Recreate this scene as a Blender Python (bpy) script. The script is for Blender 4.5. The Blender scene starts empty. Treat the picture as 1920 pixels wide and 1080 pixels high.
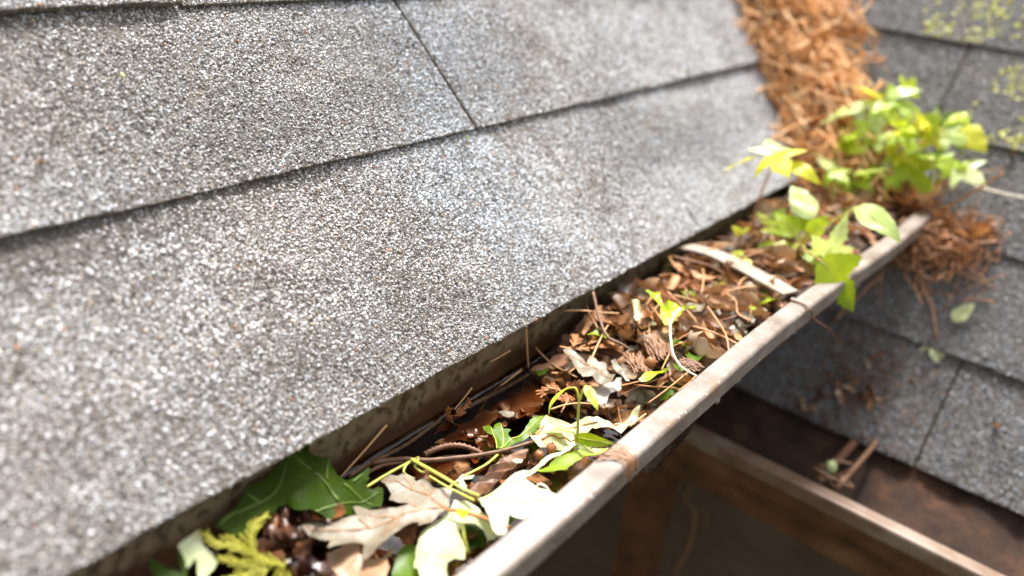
import bpy, math, random
import numpy as np
from mathutils import Vector, Matrix, Euler, geometry, noise as mnoise

R = math.radians
rnd = random.Random(7)
rng = np.random.default_rng(7)
scene = bpy.context.scene
COL = scene.collection

# ------------------------------------------------------------------ camera
cam_data = bpy.data.cameras.new('camera')
cam = bpy.data.objects.new('camera', cam_data)
COL.objects.link(cam)
CAM_R = Vector((0.7732, 0.6277, 0.0899)); CAM_U = Vector((-0.3464, 0.2994, 0.8890)); CAM_F = Vector((-0.5312, 0.7185, -0.4490))
CAM_P = Vector((0.2422, -0.3984, 0.2367))
cam.matrix_world = Matrix(((CAM_R.x, CAM_U.x, -CAM_F.x, CAM_P.x), (CAM_R.y, CAM_U.y, -CAM_F.y, CAM_P.y),
                           (CAM_R.z, CAM_U.z, -CAM_F.z, CAM_P.z), (0, 0, 0, 1)))
cam_data.sensor_width = 36.0
cam_data.lens = 27.66
cam_data.clip_start = 0.02
cam_data.clip_end = 500
cam_data.dof.use_dof = True
cam_data.dof.focus_distance = 0.45
cam_data.dof.aperture_fstop = 3.1
scene.camera = cam

# ------------------------------------------------------------------ sky, sun, exposure
SUN_EL, SUN_AZ = R(66), R(-32)            # azimuth measured from +Y towards +X
world = bpy.data.worlds.new('World'); scene.world = world
world.use_nodes = True
wn = world.node_tree.nodes; wl = world.node_tree.links
sky = wn.new('ShaderNodeTexSky'); sky.sky_type = 'NISHITA'; sky.sun_disc = False
sky.sun_elevation = SUN_EL; sky.sun_rotation = SUN_AZ
sky.dust_density = 4.0; sky.air_density = 1.0; sky.ozone_density = 0.6
hs = wn.new('ShaderNodeHueSaturation'); hs.inputs['Saturation'].default_value = 0.22
wl.new(sky.outputs[0], hs.inputs['Color'])
wl.new(hs.outputs[0], wn['Background'].inputs['Color'])
wn['Background'].inputs['Strength'].default_value = 0.12
sd = bpy.data.lights.new('sun', 'SUN'); sun = bpy.data.objects.new('sun', sd); COL.objects.link(sun)
sd.energy = 2.7; sd.angle = R(15); sd.color = (1.0, 0.975, 0.94)
sv = Vector((math.sin(SUN_AZ) * math.cos(SUN_EL), math.cos(SUN_AZ) * math.cos(SUN_EL), math.sin(SUN_EL)))
sun.rotation_euler = sv.to_track_quat('Z', 'Y').to_euler()
scene.view_settings.view_transform = 'Standard'
scene.view_settings.look = 'None'
scene.view_settings.gamma = 1.0
scene.view_settings.use_curve_mapping = False
scene.view_settings.exposure = 1.75

# ------------------------------------------------------------------ helpers
def tag(o, label=None, cat=None, group=None, kind=None):
    if label: o['label'] = label
    if cat: o['category'] = cat
    if group: o['group'] = group
    if kind: o['kind'] = kind
    return o

def empty(name, loc, label=None, cat=None, group=None):
    o = bpy.data.objects.new(name, None); COL.objects.link(o)
    o.location = loc; o.empty_display_size = 0.01
    return tag(o, label, cat, group)

def link(name, me, parent=None, world_coords=True):
    o = bpy.data.objects.new(name, me); COL.objects.link(o)
    if parent is not None:
        o.parent = parent
        if world_coords: o.location = -Vector(parent.location) if parent.parent is None else (0, 0, 0)
    return o

def mesh(name, v, f, mat, smooth=True, cols=None):
    me = bpy.data.meshes.new(name)
    me.from_pydata([tuple(p) for p in v], [], [tuple(q) for q in f])
    me.materials.append(mat)
    if smooth: me.polygons.foreach_set('use_smooth', [True] * len(me.polygons))
    me.update()
    return me

def obj(name, v, f, mat, parent=None, smooth=True):
    return link(name, mesh(name, v, f, mat, smooth), parent)

def box(lo, hi):
    x0, y0, z0 = lo; x1, y1, z1 = hi
    v = [(x0, y0, z0), (x1, y0, z0), (x1, y1, z0), (x0, y1, z0), (x0, y0, z1), (x1, y0, z1), (x1, y1, z1), (x0, y1, z1)]
    f = [(0, 3, 2, 1), (4, 5, 6, 7), (0, 1, 5, 4), (1, 2, 6, 5), (2, 3, 7, 6), (3, 0, 4, 7)]
    return v, f

def smoothline(pts, n):
    P_ = [Vector(p) for p in pts]
    if len(P_) == 2: return [P_[0].lerp(P_[1], i / n) for i in range(n + 1)]
    out = []
    m = len(P_) - 1
    for i in range(n + 1):
        t = i / n * m; k = min(int(t), m - 1); u = t - k
        p0 = P_[max(k - 1, 0)]; p1 = P_[k]; p2 = P_[k + 1]; p3 = P_[min(k + 2, m)]
        out.append(0.5 * ((2 * p1) + (p2 - p0) * u + (2 * p0 - 5 * p1 + 4 * p2 - p3) * u * u + (3 * p1 - p0 - 3 * p2 + p3) * u ** 3))
    return out

def tube_geo(pts, r0, r1, n=8, sides=6, base=0, flat=1.0, wob=0.0):
    L = smoothline(pts, n); v = []; f = []
    prev = None
    for i, p in enumerate(L):
        t = (L[min(i + 1, n)] - L[max(i - 1, 0)])
        t = t.normalized() if t.length > 1e-9 else Vector((0, 0, 1))
        a = prev if prev is not None else (Vector((0, 0, 1)) if abs(t.z) < 0.9 else Vector((1, 0, 0)))
        a = (a - t * a.dot(t)); a = a.normalized() if a.length > 1e-9 else t.orthogonal().normalized()
        prev = a; b = t.cross(a)
        r = r0 + (r1 - r0) * i / n
        if wob: r *= 1 + wob * math.sin(i * 2.4 + r0 * 1e5)
        for k in range(sides):
            an = 2 * math.pi * k / sides
            v.append(p + b * (math.cos(an) * r) + a * (math.sin(an) * r * flat))
    for i in range(n):
        for k in range(sides):
            k2 = (k + 1) % sides
            f.append((base + i * sides + k, base + i * sides + k2, base + (i + 1) * sides + k2, base + (i + 1) * sides + k))
    f.append(tuple(base + k for k in reversed(range(sides))))
    f.append(tuple(base + n * sides + k for k in range(sides)))
    return v, f

def tube(name, pts, r0, r1, mat, parent=None, n=8, sides=6, flat=1.0, wob=0.0):
    v, f = tube_geo(pts, r0, r1, n, sides, 0, flat, wob)
    return obj(name, v, f, mat, parent)

def ellipsoid_geo(c, r, seg=12, ring=8, jit=0.0, rot=None):
    v = []; f = []
    c = Vector(c); M = (rot or Euler((0, 0, 0))).to_matrix()
    sd_ = rnd.random() * 50
    for i in range(ring + 1):
        th = math.pi * i / ring
        for k in range(seg):
            ph = 2 * math.pi * k / seg
            d = Vector((math.sin(th) * math.cos(ph), math.sin(th) * math.sin(ph), math.cos(th)))
            q = 1 + jit * mnoise.noise(d * 1.7 + Vector((sd_, 0, 0)))
            v.append(c + M @ Vector((d.x * r[0] * q, d.y * r[1] * q, d.z * r[2] * q)))
    for i in range(ring):
        for k in range(seg):
            k2 = (k + 1) % seg
            f.append((i * seg + k, (i + 1) * seg + k, (i + 1) * seg + k2, i * seg + k2))
    return v, f

def copy_tree(o, parent=None):
    c = o.copy(); COL.objects.link(c)
    if parent is not None: c.parent = parent
    for ch in list(o.children): copy_tree(ch, c)
    return c

def vnoise(x, y, seed=0):
    xi = np.floor(x).astype(np.int64); yi = np.floor(y).astype(np.int64)
    xf = x - xi; yf = y - yi
    xf = xf * xf * (3 - 2 * xf); yf = yf * yf * (3 - 2 * yf)
    def h(a, b):
        n = (a * 374761393 + b * 668265263 + seed * 982451653) & 0x7fffffff
        n = ((n ^ (n >> 13)) * 1274126177) & 0x7fffffff
        return ((n ^ (n >> 16)) & 0xffff) / 65535.0
    return (h(xi, yi) * (1 - xf) + h(xi + 1, yi) * xf) * (1 - yf) + (h(xi, yi + 1) * (1 - xf) + h(xi + 1, yi + 1) * xf) * yf

def fbm(x, y, seed=0):
    return (vnoise(x, y, seed) * .55 + vnoise(x * 2.1, y * 2.1, seed + 1) * .28 + vnoise(x * 4.3, y * 4.3, seed + 2) * .17)

# ------------------------------------------------------------------ materials
def nodemat(name):
    m = bpy.data.materials.new(name); m.use_nodes = True
    nt = m.node_tree
    return m, nt, nt.nodes, nt.links, nt.nodes['Principled BSDF']

def ramp(N, stops):
    r = N.new('ShaderNodeValToRGB')
    while len(r.color_ramp.elements) < len(stops): r.color_ramp.elements.new(0.5)
    for e, (p, c) in zip(r.color_ramp.elements, stops):
        e.position = p; e.color = (*c, 1)
    return r

def mottled(name, stops, scale=60, rough=0.6, bump=0.2, bscale=None, detail=6, rand=0.0, metallic=0.0, spec=0.5, coord='Object', stretch=None, bdist=0.0006):
    m, nt, N, L, B = nodemat(name)
    tc = N.new('ShaderNodeTexCoord'); src = tc.outputs[coord]
    if stretch:
        mp = N.new('ShaderNodeMapping'); mp.inputs['Scale'].default_value = stretch; L.new(src, mp.inputs[0]); src = mp.outputs[0]
    n1 = N.new('ShaderNodeTexNoise'); n1.inputs['Scale'].default_value = scale; n1.inputs['Detail'].default_value = detail; n1.inputs['Roughness'].default_value = 0.62
    L.new(src, n1.inputs['Vector'])
    fac = n1.outputs['Fac']
    if rand:
        oi = N.new('ShaderNodeObjectInfo')
        a = N.new('ShaderNodeMath'); a.operation = 'SUBTRACT'; L.new(oi.outputs['Random'], a.inputs[0]); a.inputs[1].default_value = 0.5
        b = N.new('ShaderNodeMath'); b.operation = 'MULTIPLY_ADD'; L.new(a.outputs[0], b.inputs[0]); b.inputs[1].default_value = rand; L.new(fac, b.inputs[2])
        fac = b.outputs[0]
    r = ramp(N, stops); L.new(fac, r.inputs[0]); L.new(r.outputs[0], B.inputs['Base Color'])
    B.inputs['Roughness'].default_value = rough; B.inputs['Metallic'].default_value = metallic
    B.inputs['Specular IOR Level'].default_value = spec
    if bump:
        n2 = N.new('ShaderNodeTexNoise'); n2.inputs['Scale'].default_value = bscale or scale * 3; n2.inputs['Detail'].default_value = 5
        L.new(src, n2.inputs['Vector'])
        bp = N.new('ShaderNodeBump'); bp.inputs['Strength'].default_value = bump; bp.inputs['Distance'].default_value = bdist
        L.new(n2.outputs['Fac'], bp.inputs['Height']); L.new(bp.outputs[0], B.inputs['Normal'])
    return m

def leafmat(name, stops, transl=(0.4, 0.5, 0.05), tfac=0.35, scale=90, rough=0.45, rand=0.3, spots=None, spec=0.5, bump=0.3, coat=0.0, vein_value=1.5):
    m = mottled(name, stops, scale, rough, bump, scale * 5, 5, rand, spec=spec, bdist=0.0004)
    nt = m.node_tree; N = nt.nodes; L = nt.links; B = N['Principled BSDF']
    if coat: B.inputs['Coat Weight'].default_value = coat; B.inputs['Coat Roughness'].default_value = 0.12
    src = B.inputs['Base Color'].links[0].from_socket
    if spots:
        tc = N.new('ShaderNodeTexCoord')
        ns = N.new('ShaderNodeTexNoise'); ns.inputs['Scale'].default_value = spots[1]; ns.inputs['Detail'].default_value = 4
        L.new(tc.outputs['Object'], ns.inputs['Vector'])
        rs = ramp(N, [(spots[2], (0, 0, 0)), (spots[2] + 0.06, (1, 1, 1))]); L.new(ns.outputs['Fac'], rs.inputs[0])
        mx = N.new('ShaderNodeMix'); mx.data_type = 'RGBA'
        L.new(rs.outputs[0], mx.inputs['Factor']); L.new(src, mx.inputs['A']); mx.inputs['B'].default_value = (*spots[0], 1)
        L.new(mx.outputs['Result'], B.inputs['Base Color']); src = mx.outputs['Result']
    tcv = N.new('ShaderNodeTexCoord'); vo = N.new('ShaderNodeTexVoronoi'); vo.feature = 'DISTANCE_TO_EDGE'; vo.inputs['Scale'].default_value = 330
    L.new(tcv.outputs['Object'], vo.inputs['Vector'])
    rv = ramp(N, [(0.0, (1, 1, 1)), (.09, (0, 0, 0))]); L.new(vo.outputs['Distance'], rv.inputs[0])
    mv = N.new('ShaderNodeMath'); mv.operation = 'MULTIPLY'; L.new(rv.outputs[0], mv.inputs[0]); mv.inputs[1].default_value = .3
    hv_ = N.new('ShaderNodeHueSaturation'); hv_.inputs['Value'].default_value = vein_value; L.new(src, hv_.inputs['Color'])
    mxv = N.new('ShaderNodeMix'); mxv.data_type = 'RGBA'; L.new(mv.outputs[0], mxv.inputs['Factor']); L.new(src, mxv.inputs['A']); L.new(hv_.outputs[0], mxv.inputs['B'])
    L.new(mxv.outputs['Result'], B.inputs['Base Color']); src = mxv.outputs['Result']
    if B.inputs['Normal'].links:
        old = B.inputs['Normal'].links[0].from_socket; b2 = N.new('ShaderNodeBump'); b2.inputs['Strength'].default_value = .35; b2.inputs['Distance'].default_value = .0005
        L.new(vo.outputs['Distance'], b2.inputs['Height']); L.new(old, b2.inputs['Normal']); L.new(b2.outputs[0], B.inputs['Normal'])
    tr = N.new('ShaderNodeBsdfTranslucent')
    mt = N.new('ShaderNodeMix'); mt.data_type = 'RGBA'; mt.inputs['Factor'].default_value = 0.6
    L.new(src, mt.inputs['A']); mt.inputs['B'].default_value = (*transl, 1); L.new(mt.outputs['Result'], tr.inputs['Color'])
    ms = N.new('ShaderNodeMixShader'); ms.inputs[0].default_value = tfac
    L.new(B.outputs[0], ms.inputs[1]); L.new(tr.outputs[0], ms.inputs[2])
    L.new(ms.outputs[0], N['Material Output'].inputs['Surface'])
    return m

M = {}
m, nt, N, L, B = nodemat('mineral granules')
at = N.new('ShaderNodeAttribute'); at.attribute_name = 'Col'
L.new(at.outputs['Color'], B.inputs['Base Color']); B.inputs['Roughness'].default_value = 0.5; B.inputs['Specular IOR Level'].default_value = 0.55
M['granule'] = m
M['asphalt'] = mottled('asphalt shingle mat', [(0.3, (.05, .04, .03)), (0.55, (.10, .085, .07)), (0.75, (.2, .185, .17))], 420, 0.85, 0.7, 700, 3)
M['deck'] = mottled('roof deck', [(0.3, (.02, .018, .016)), (0.7, (.05, .045, .04))], 40, 0.9)
M['ground'] = mottled('soil and grass', [(0.35, (.03, .026, .015)), (0.5, (.05, .06, .02)), (0.7, (.09, .07, .045))], 6, 0.95, 0.5, 40)
M['wall'] = mottled('dark stained siding', [(0.3, (.065, .04, .024)), (0.7, (.12, .08, .05))], 12, 0.85, 0.3, 60, stretch=(1, 1, 8))
M['fascia'] = mottled('stained fascia board', [(0.3, (.03, .014, .007)), (0.7, (.08, .038, .018))], 18, 0.65, 0.3, 80)
M['downspout'] = mottled('rusty brown metal', [(.3, (.045, .016, .007)), (.7, (.13, .052, .02))], 25, 0.5, 0.15)

# aged gutter metal: pale oxidised bronze paint with rust bleeding in places
def gutter_lip_mat():
    m, nt, N, L, B = nodemat('oxidised bronze gutter lip')
    tc = N.new('ShaderNodeTexCoord')
    n1 = N.new('ShaderNodeTexNoise'); n1.inputs['Scale'].default_value = 34; n1.inputs['Detail'].default_value = 8; n1.inputs['Roughness'].default_value = .65
    L.new(tc.outputs['Object'], n1.inputs['Vector'])
    r1 = ramp(N, [(.3, (.12, .088, .066)), (.5, (.19, .152, .125)), (.68, (.255, .222, .195))]); L.new(n1.outputs['Fac'], r1.inputs[0])
    n2 = N.new('ShaderNodeTexNoise'); n2.inputs['Scale'].default_value = 24; n2.inputs['Detail'].default_value = 10; n2.inputs['Roughness'].default_value = .7
    L.new(tc.outputs['Object'], n2.inputs['Vector'])
    r2 = ramp(N, [(.57, (0, 0, 0)), (.8, (1, 1, 1))]); L.new(n2.outputs['Fac'], r2.inputs[0])
    mx = N.new('ShaderNodeMix'); mx.data_type = 'RGBA'; L.new(r2.outputs[0], mx.inputs['Factor'])
    L.new(r1.outputs[0], mx.inputs['A']); mx.inputs['B'].default_value = (.27, .12, .05, 1)
    n3 = N.new('ShaderNodeTexNoise'); n3.inputs['Scale'].default_value = 320; n3.inputs['Detail'].default_value = 3
    L.new(tc.outputs['Object'], n3.inputs['Vector'])
    r3 = ramp(N, [(.62, (0, 0, 0)), (.72, (1, 1, 1))]); L.new(n3.outputs['Fac'], r3.inputs[0])
    mx2 = N.new('ShaderNodeMix'); mx2.data_type = 'RGBA'; L.new(r3.outputs[0], mx2.inputs['Factor'])
    L.new(mx.outputs['Result'], mx2.inputs['A']); mx2.inputs['B'].default_value = (.4, .37, .33, 1)
    # drip streaks running across the lip
    mp = N.new('ShaderNodeMapping'); mp.inputs['Scale'].default_value = (10, 60, 14); L.new(tc.outputs['Object'], mp.inputs[0])
    n5 = N.new('ShaderNodeTexNoise'); n5.inputs['Scale'].default_value = 1.6; n5.inputs['Detail'].default_value = 6; L.new(mp.outputs[0], n5.inputs['Vector'])
    r5 = ramp(N, [(.35, (.62, .56, .5)), (.5, (1, 1, 1)), (.7, (1.12, 1.1, 1.08))]); L.new(n5.outputs['Fac'], r5.inputs[0])
    mu = N.new('ShaderNodeMix'); mu.data_type = 'RGBA'; mu.blend_type = 'MULTIPLY'; mu.inputs['Factor'].default_value = .3
    L.new(mx2.outputs['Result'], mu.inputs['A']); L.new(r5.outputs[0], mu.inputs['B'])
    L.new(mu.outputs['Result'], B.inputs['Base Color'])
    rr = N.new('ShaderNodeMapRange'); L.new(n1.outputs['Fac'], rr.inputs[0]); rr.inputs['To Min'].default_value = .28; rr.inputs['To Max'].default_value = .6
    L.new(rr.outputs[0], B.inputs['Roughness'])
    bp = N.new('ShaderNodeBump'); bp.inputs['Strength'].default_value = .35; bp.inputs['Distance'].default_value = .0006
    n4 = N.new('ShaderNodeTexNoise'); n4.inputs['Scale'].default_value = 160; n4.inputs['Detail'].default_value = 6; L.new(tc.outputs['Object'], n4.inputs['Vector'])
    L.new(n4.outputs['Fac'], bp.inputs['Height']); L.new(bp.outputs[0], B.inputs['Normal'])
    return m
M['lip'] = gutter_lip_mat()

def trough_mat():
    m, nt, N, L, B = nodemat('stained gutter trough')
    tc = N.new('ShaderNodeTexCoord'); sx = N.new('ShaderNodeSeparateXYZ'); L.new(tc.outputs['Object'], sx.inputs[0])
    n1 = N.new('ShaderNodeTexNoise'); n1.inputs['Scale'].default_value = 38; n1.inputs['Detail'].default_value = 5; L.new(tc.outputs['Object'], n1.inputs['Vector'])
    # tide mark: silt stains everything below the usual water line
    a = N.new('ShaderNodeMath'); a.operation = 'MULTIPLY_ADD'; L.new(n1.outputs['Fac'], a.inputs[0]); a.inputs[1].default_value = .03; L.new(sx.outputs['Z'], a.inputs[2])
    r = ramp(N, [(.46, (0, 0, 0)), (.52, (1, 1, 1))])
    b = N.new('ShaderNodeMath'); b.operation = 'MULTIPLY_ADD'; L.new(a.outputs[0], b.inputs[0]); b.inputs[1].default_value = 8; b.inputs[2].default_value = .59
    L.new(b.outputs[0], r.inputs[0])
    n2 = N.new('ShaderNodeTexNoise'); n2.inputs['Scale'].default_value = 150; n2.inputs['Detail'].default_value = 5; L.new(tc.outputs['Object'], n2.inputs['Vector'])
    r2 = ramp(N, [(.46, (.17, .13, .08)), (.56, (.12, .09, .052)), (.60, (.06, .042, .024))]); L.new(n2.outputs['Fac'], r2.inputs[0])
    n3 = N.new('ShaderNodeTexNoise'); n3.inputs['Scale'].default_value = 45; n3.inputs['Detail'].default_value = 7; L.new(tc.outputs['Object'], n3.inputs['Vector'])
    r3 = ramp(N, [(.35, (.022, .012, .006)), (.6, (.07, .03, .012))]); L.new(n3.outputs['Fac'], r3.inputs[0])
    mx = N.new('ShaderNodeMix'); mx.data_type = 'RGBA'; L.new(r.outputs[0], mx.inputs['Factor']); L.new(r3.outputs[0], mx.inputs['A']); L.new(r2.outputs[0], mx.inputs['B'])
    L.new(mx.outputs['Result'], B.inputs['Base Color']); B.inputs['Roughness'].default_value = .38
    bp = N.new('ShaderNodeBump'); bp.inputs['Strength'].default_value = .3; bp.inputs['Distance'].default_value = .0006
    L.new(n3.outputs['Fac'], bp.inputs['Height']); L.new(bp.outputs[0], B.inputs['Normal'])
    return m
M['trough'] = trough_mat()
M['trough2'] = mottled('rust brown gutter face', [(.3, (.06, .026, .012)), (.55, (.15, .066, .03)), (.75, (.24, .12, .06))], 22, .5, .2)
M['lip2'] = mottled('dull brown gutter lip', [(.3, (.085, .038, .018)), (.5, (.15, .092, .058)), (.7, (.22, .165, .125))], 26, .42, .2, metallic=0)
M['glint_paint'] = mottled('white painted waterline glint', [(.3, (.6, .6, .6)), (.6, (.85, .85, .85))], 120, .22, .3)  # white colour imitates bright sky mirrored at the waterline


m, nt, N, L, B = nodemat('gutter water')
N.remove(B)
tr = N.new('ShaderNodeBsdfTransparent'); tr.inputs[0].default_value = (.62, .47, .33, 1)
gl = N.new('ShaderNodeBsdfGlossy'); gl.inputs['Roughness'].default_value = 0.02
fr = N.new('ShaderNodeFresnel'); fr.inputs['IOR'].default_value = 1.45
tc = N.new('ShaderNodeTexCoord'); nz = N.new('ShaderNodeTexNoise'); nz.inputs['Scale'].default_value = 38; nz.inputs['Detail'].default_value = 2
L.new(tc.outputs['Object'], nz.inputs['Vector'])
bp = N.new('ShaderNodeBump'); bp.inputs['Strength'].default_value = .6; bp.inputs['Distance'].default_value = .004
L.new(nz.outputs['Fac'], bp.inputs['Height']); L.new(bp.outputs[0], gl.inputs['Normal']); L.new(bp.outputs[0], fr.inputs['Normal'])
ms = N.new('ShaderNodeMixShader'); L.new(fr.outputs[0], ms.inputs[0]); L.new(tr.outputs[0], ms.inputs[1]); L.new(gl.outputs[0], ms.inputs[2])
L.new(ms.outputs[0], N['Material Output'].inputs['Surface'])
M['water'] = m

M['tan'] = leafmat('tan dead leaf underside', [(.3, (.14, .112, .072)), (.55, (.205, .17, .118)), (.75, (.265, .228, .168))], (.32, .24, .13), .18, 70, .5, .1, ((.16, .09, .04), 120, .70))
M['tanvein'] = mottled('orange leaf vein', [(.3, (.36, .13, .03)), (.7, (.46, .2, .06))], 200, .5, 0)
M['white'] = leafmat('pale silver leaf underside', [(.3, (.44, .46, .25)), (.6, (.55, .56, .40))], (.7, .72, .3), .25, 60, .4, .05, ((.3, .22, .09), 110, .66))
M['cream'] = leafmat('cream green leaf underside', [(.3, (.36, .41, .15)), (.5, (.47, .51, .26)), (.7, (.55, .58, .38))], (.6, .65, .2), .3, 50, .4, .05, ((.4, .34, .12), 60, .68))
M['creamvein'] = mottled('pale green vein', [(.3, (.55, .58, .22)), (.7, (.62, .64, .3))], 200, .4, 0)
M['green'] = leafmat('dark green leaf', [(.3, (.017, .036, .0004)), (.6, (.03, .058, .0006)), (.8, (.055, .085, .002))], (.13, .22, .005), .3, 60, .55, .05, ((.06, .035, .015), 150, .72), spec=.12)
M['greenvein'] = mottled('green leaf vein', [(.3, (.06, .11, .008)), (.7, (.11, .17, .02))], 200, .4, 0)
M['freshgreen'] = leafmat('fresh green leaf', [(.3, (.065, .135, .004)), (.7, (.12, .2, .008))], (.25, .4, .01), .35, 70, .42, .1, spec=.4)
M['limeflat'] = leafmat('yellow green leaf', [(.3, (.2, .3, .012)), (.7, (.32, .42, .04))], (.5, .6, .03), .35, 60, .4, .1)
M['white2'] = leafmat('pale wet leaf with brown folds', [(.3, (.3, .25, .1)), (.48, (.52, .5, .27)), (.7, (.62, .6, .42))], (.6, .5, .2), .25, 45, .3, .1, ((.26, .16, .06), 70, .64))
M['greyleaf'] = leafmat('pale grey dead leaf', [(.3, (.36, .32, .28)), (.7, (.5, .46, .42))], (.4, .3, .2), .15, 70, .4, .1)
M['rustleaf2'] = leafmat('light brown crinkled leaf', [(.3, (.24, .13, .06)), (.55, (.38, .25, .15)), (.75, (.52, .4, .28))], (.5, .3, .12), .2, 55, .45, .1, ((.12, .05, .02), 60, .66))
M['lime'] = leafmat('lime young leaf', [(.25, (.26, .4, .008)), (.5, (.42, .55, .02)), (.75, (.58, .66, .1))], (.8, .88, .03), .5, 45, .38, .55)
M['palelime'] = leafmat('pale glossy young leaf', [(.3, (.42, .53, .16)), (.7, (.58, .66, .32))], (.7, .8, .12), .42, 45, .32, .4)
M['yellowleaf'] = leafmat('yellow young leaf', [(.3, (.56, .54, .012)), (.7, (.66, .64, .05))], (.9, .86, .02), .48, 45, .4, .3)
M['stem'] = mottled('yellow green stem', [(.3, (.38, .4, .05)), (.7, (.5, .48, .1))], 200, .45, 0)
M['redstem'] = mottled('reddish stem', [(.3, (.28, .11, .045)), (.7, (.42, .22, .1))], 200, .5, 0)
M['brownstem'] = mottled('brown stem', [(.3, (.09, .04, .018)), (.7, (.2, .1, .05))], 200, .55, .2)
M['palestem'] = mottled('bleached stem', [(.3, (.55, .46, .33)), (.7, (.68, .6, .47))], 200, .5, 0)
M['dead'] = leafmat('brown dead leaf', [(.1, (.05, .022, .01)), (.35, (.15, .062, .024)), (.55, (.27, .13, .055)), (.75, (.42, .27, .15)), (.95, (.52, .42, .32))], (.4, .17, .04), .18, 60, .52, .9, spec=.4, vein_value=.6)
M['rustleaf'] = leafmat('rusty dead leaf', [(.2, (.13, .045, .014)), (.5, (.3, .12, .036)), (.8, (.46, .24, .1))], (.5, .2, .05), .22, 60, .55, .7)
M['straw'] = leafmat('sun bleached orange straw', [(.22, (.11, .036, .011)), (.38, (.48, .18, .045)), (.52, (.74, .36, .105)), (.68, (.84, .6, .34))], (.6, .25, .07), .25, 75, .5, .5)
M['wetdead'] = leafmat('wet submerged leaf', [(.2, (.06, .022, .009)), (.5, (.15, .058, .02)), (.8, (.26, .12, .05))], (.3, .1, .03), .1, 60, .3, .5)
M['blackwet'] = mottled('black wet rotten leaf', [(.3, (.012, .007, .005)), (.55, (.05, .02, .01)), (.75, (.15, .06, .026))], 160, .22, .8, 220, bdist=.0015)
M['wood'] = mottled('wet brown bark', [(.25, (.05, .02, .008)), (.5, (.15, .065, .027)), (.8, (.26, .13, .06))], 60, .5, .8, 140, stretch=(1, 1, 1), bdist=.001)
M['needle'] = mottled('orange pine needle', [(.2, (.26, .1, .03)), (.5, (.42, .19, .07)), (.8, (.55, .32, .15))], 60, .5, 0, rand=.7)
M['seed'] = mottled('brown seed', [(.3, (.14, .045, .014)), (.7, (.34, .13, .045))], 150, .3, .3, rand=.4)
M['greyseed'] = mottled('grey fluff and grit', [(.2, (.12, .1, .085)), (.5, (.36, .32, .28)), (.8, (.58, .55, .5))], 150, .7, .5, rand=.8)
M['compost'] = mottled('leaf mould', [(.3, (.02, .01, .005)), (.55, (.06, .028, .013)), (.75, (.14, .07, .03))], 120, .75, 1.0, 300, bdist=.002)
M['compost2'] = mottled('dark rusty silt', [(.3, (.008, .004, .002)), (.55, (.032, .013, .005)), (.78, (.09, .038, .015))], 45, .97, .8, 200, bdist=.002)
M['cedar'] = leafmat('yellowing cedar scales', [(.3, (.33, .31, .012)), (.7, (.46, .43, .05))], (.5, .5, .03), .2, 90, .45, .1)
M['rustcedar'] = leafmat('rusty cedar scales', [(.3, (.36, .12, .03)), (.7, (.5, .21, .07))], (.5, .2, .05), .15, 90, .5, .3)
M['galv'] = mottled('dusty pale metal strap', [(.28, (.1, .055, .03)), (.42, (.24, .18, .13)), (.6, (.29, .25, .2)), (.8, (.38, .34, .29))], 55, .5, .4, detail=9)

# ------------------------------------------------------------------ ground, house walls
PL_, PR_ = 0.7316, 0.8375
Y0, Z0 = 0.2696, -0.179
v, f = box((-60, -60, -2.9), (60, 60, -2.7))
tag(obj('ground', v, f, M['ground'], smooth=False), kind='structure')

def siding_wall(name, label, fixed, a0, a1, axis):
    w = empty(name, (fixed if axis == 'x' else a0, a0 if axis == 'x' else fixed, -2.7), label, 'wall')
    w['kind'] = 'thing'
    if axis == 'x': v, f = box((fixed - .1, a0, -2.7), (fixed, a1, -.02))
    else: v, f = box((a0, fixed, -2.7), (a1, fixed + .1, -.02))
    obj('wall_core', v, f, M['wall'], w, False)
    z = -2.66
    while z < -.22:
        h = .118
        if axis == 'x':
            v = [(fixed + .002, a0, z), (fixed + .016, a0, z), (fixed + .006, a0, z + h), (fixed + .002, a0, z + h)]
            v += [(p[0], a1, p[2]) for p in v]
        else:
            v = [(a0, fixed - .002, z), (a0, fixed - .016, z), (a0, fixed - .006, z + h), (a0, fixed - .002, z + h)]
            v += [(a1, p[1], p[2]) for p in v]
        f = [(0, 1, 2, 3), (7, 6, 5, 4), (0, 4, 5, 1), (1, 5, 6, 2), (2, 6, 7, 3), (3, 7, 4, 0)]
        obj('siding_board', v, f, M['wall'], w, False)
        z += .12
    return w
siding_wall('house_wall', 'dark brown clapboard house wall in the shade under the long near gutter', -.27, -2.5, .52, 'x')
siding_wall('house_wall', 'dark brown clapboard house wall in the shade below the lower gutter', .52, -.37, 3.0, 'y')

# ------------------------------------------------------------------ shingled roofs
CP = np.array(CAM_P); CR = np.array(CAM_R); CU = np.array(CAM_U); CF = np.array(CAM_F)
def in_view(p, pad=.22):
    d = p - CP; z = d @ CF
    x = (d @ CR) / np.maximum(z, 1e-4) * 1475.0; y = (d @ CU) / np.maximum(z, 1e-4) * 1475.0
    return (z > .03) & (np.abs(x) < 960 * (1 + pad)) & (np.abs(y) < 540 * (1 + pad))

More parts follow.
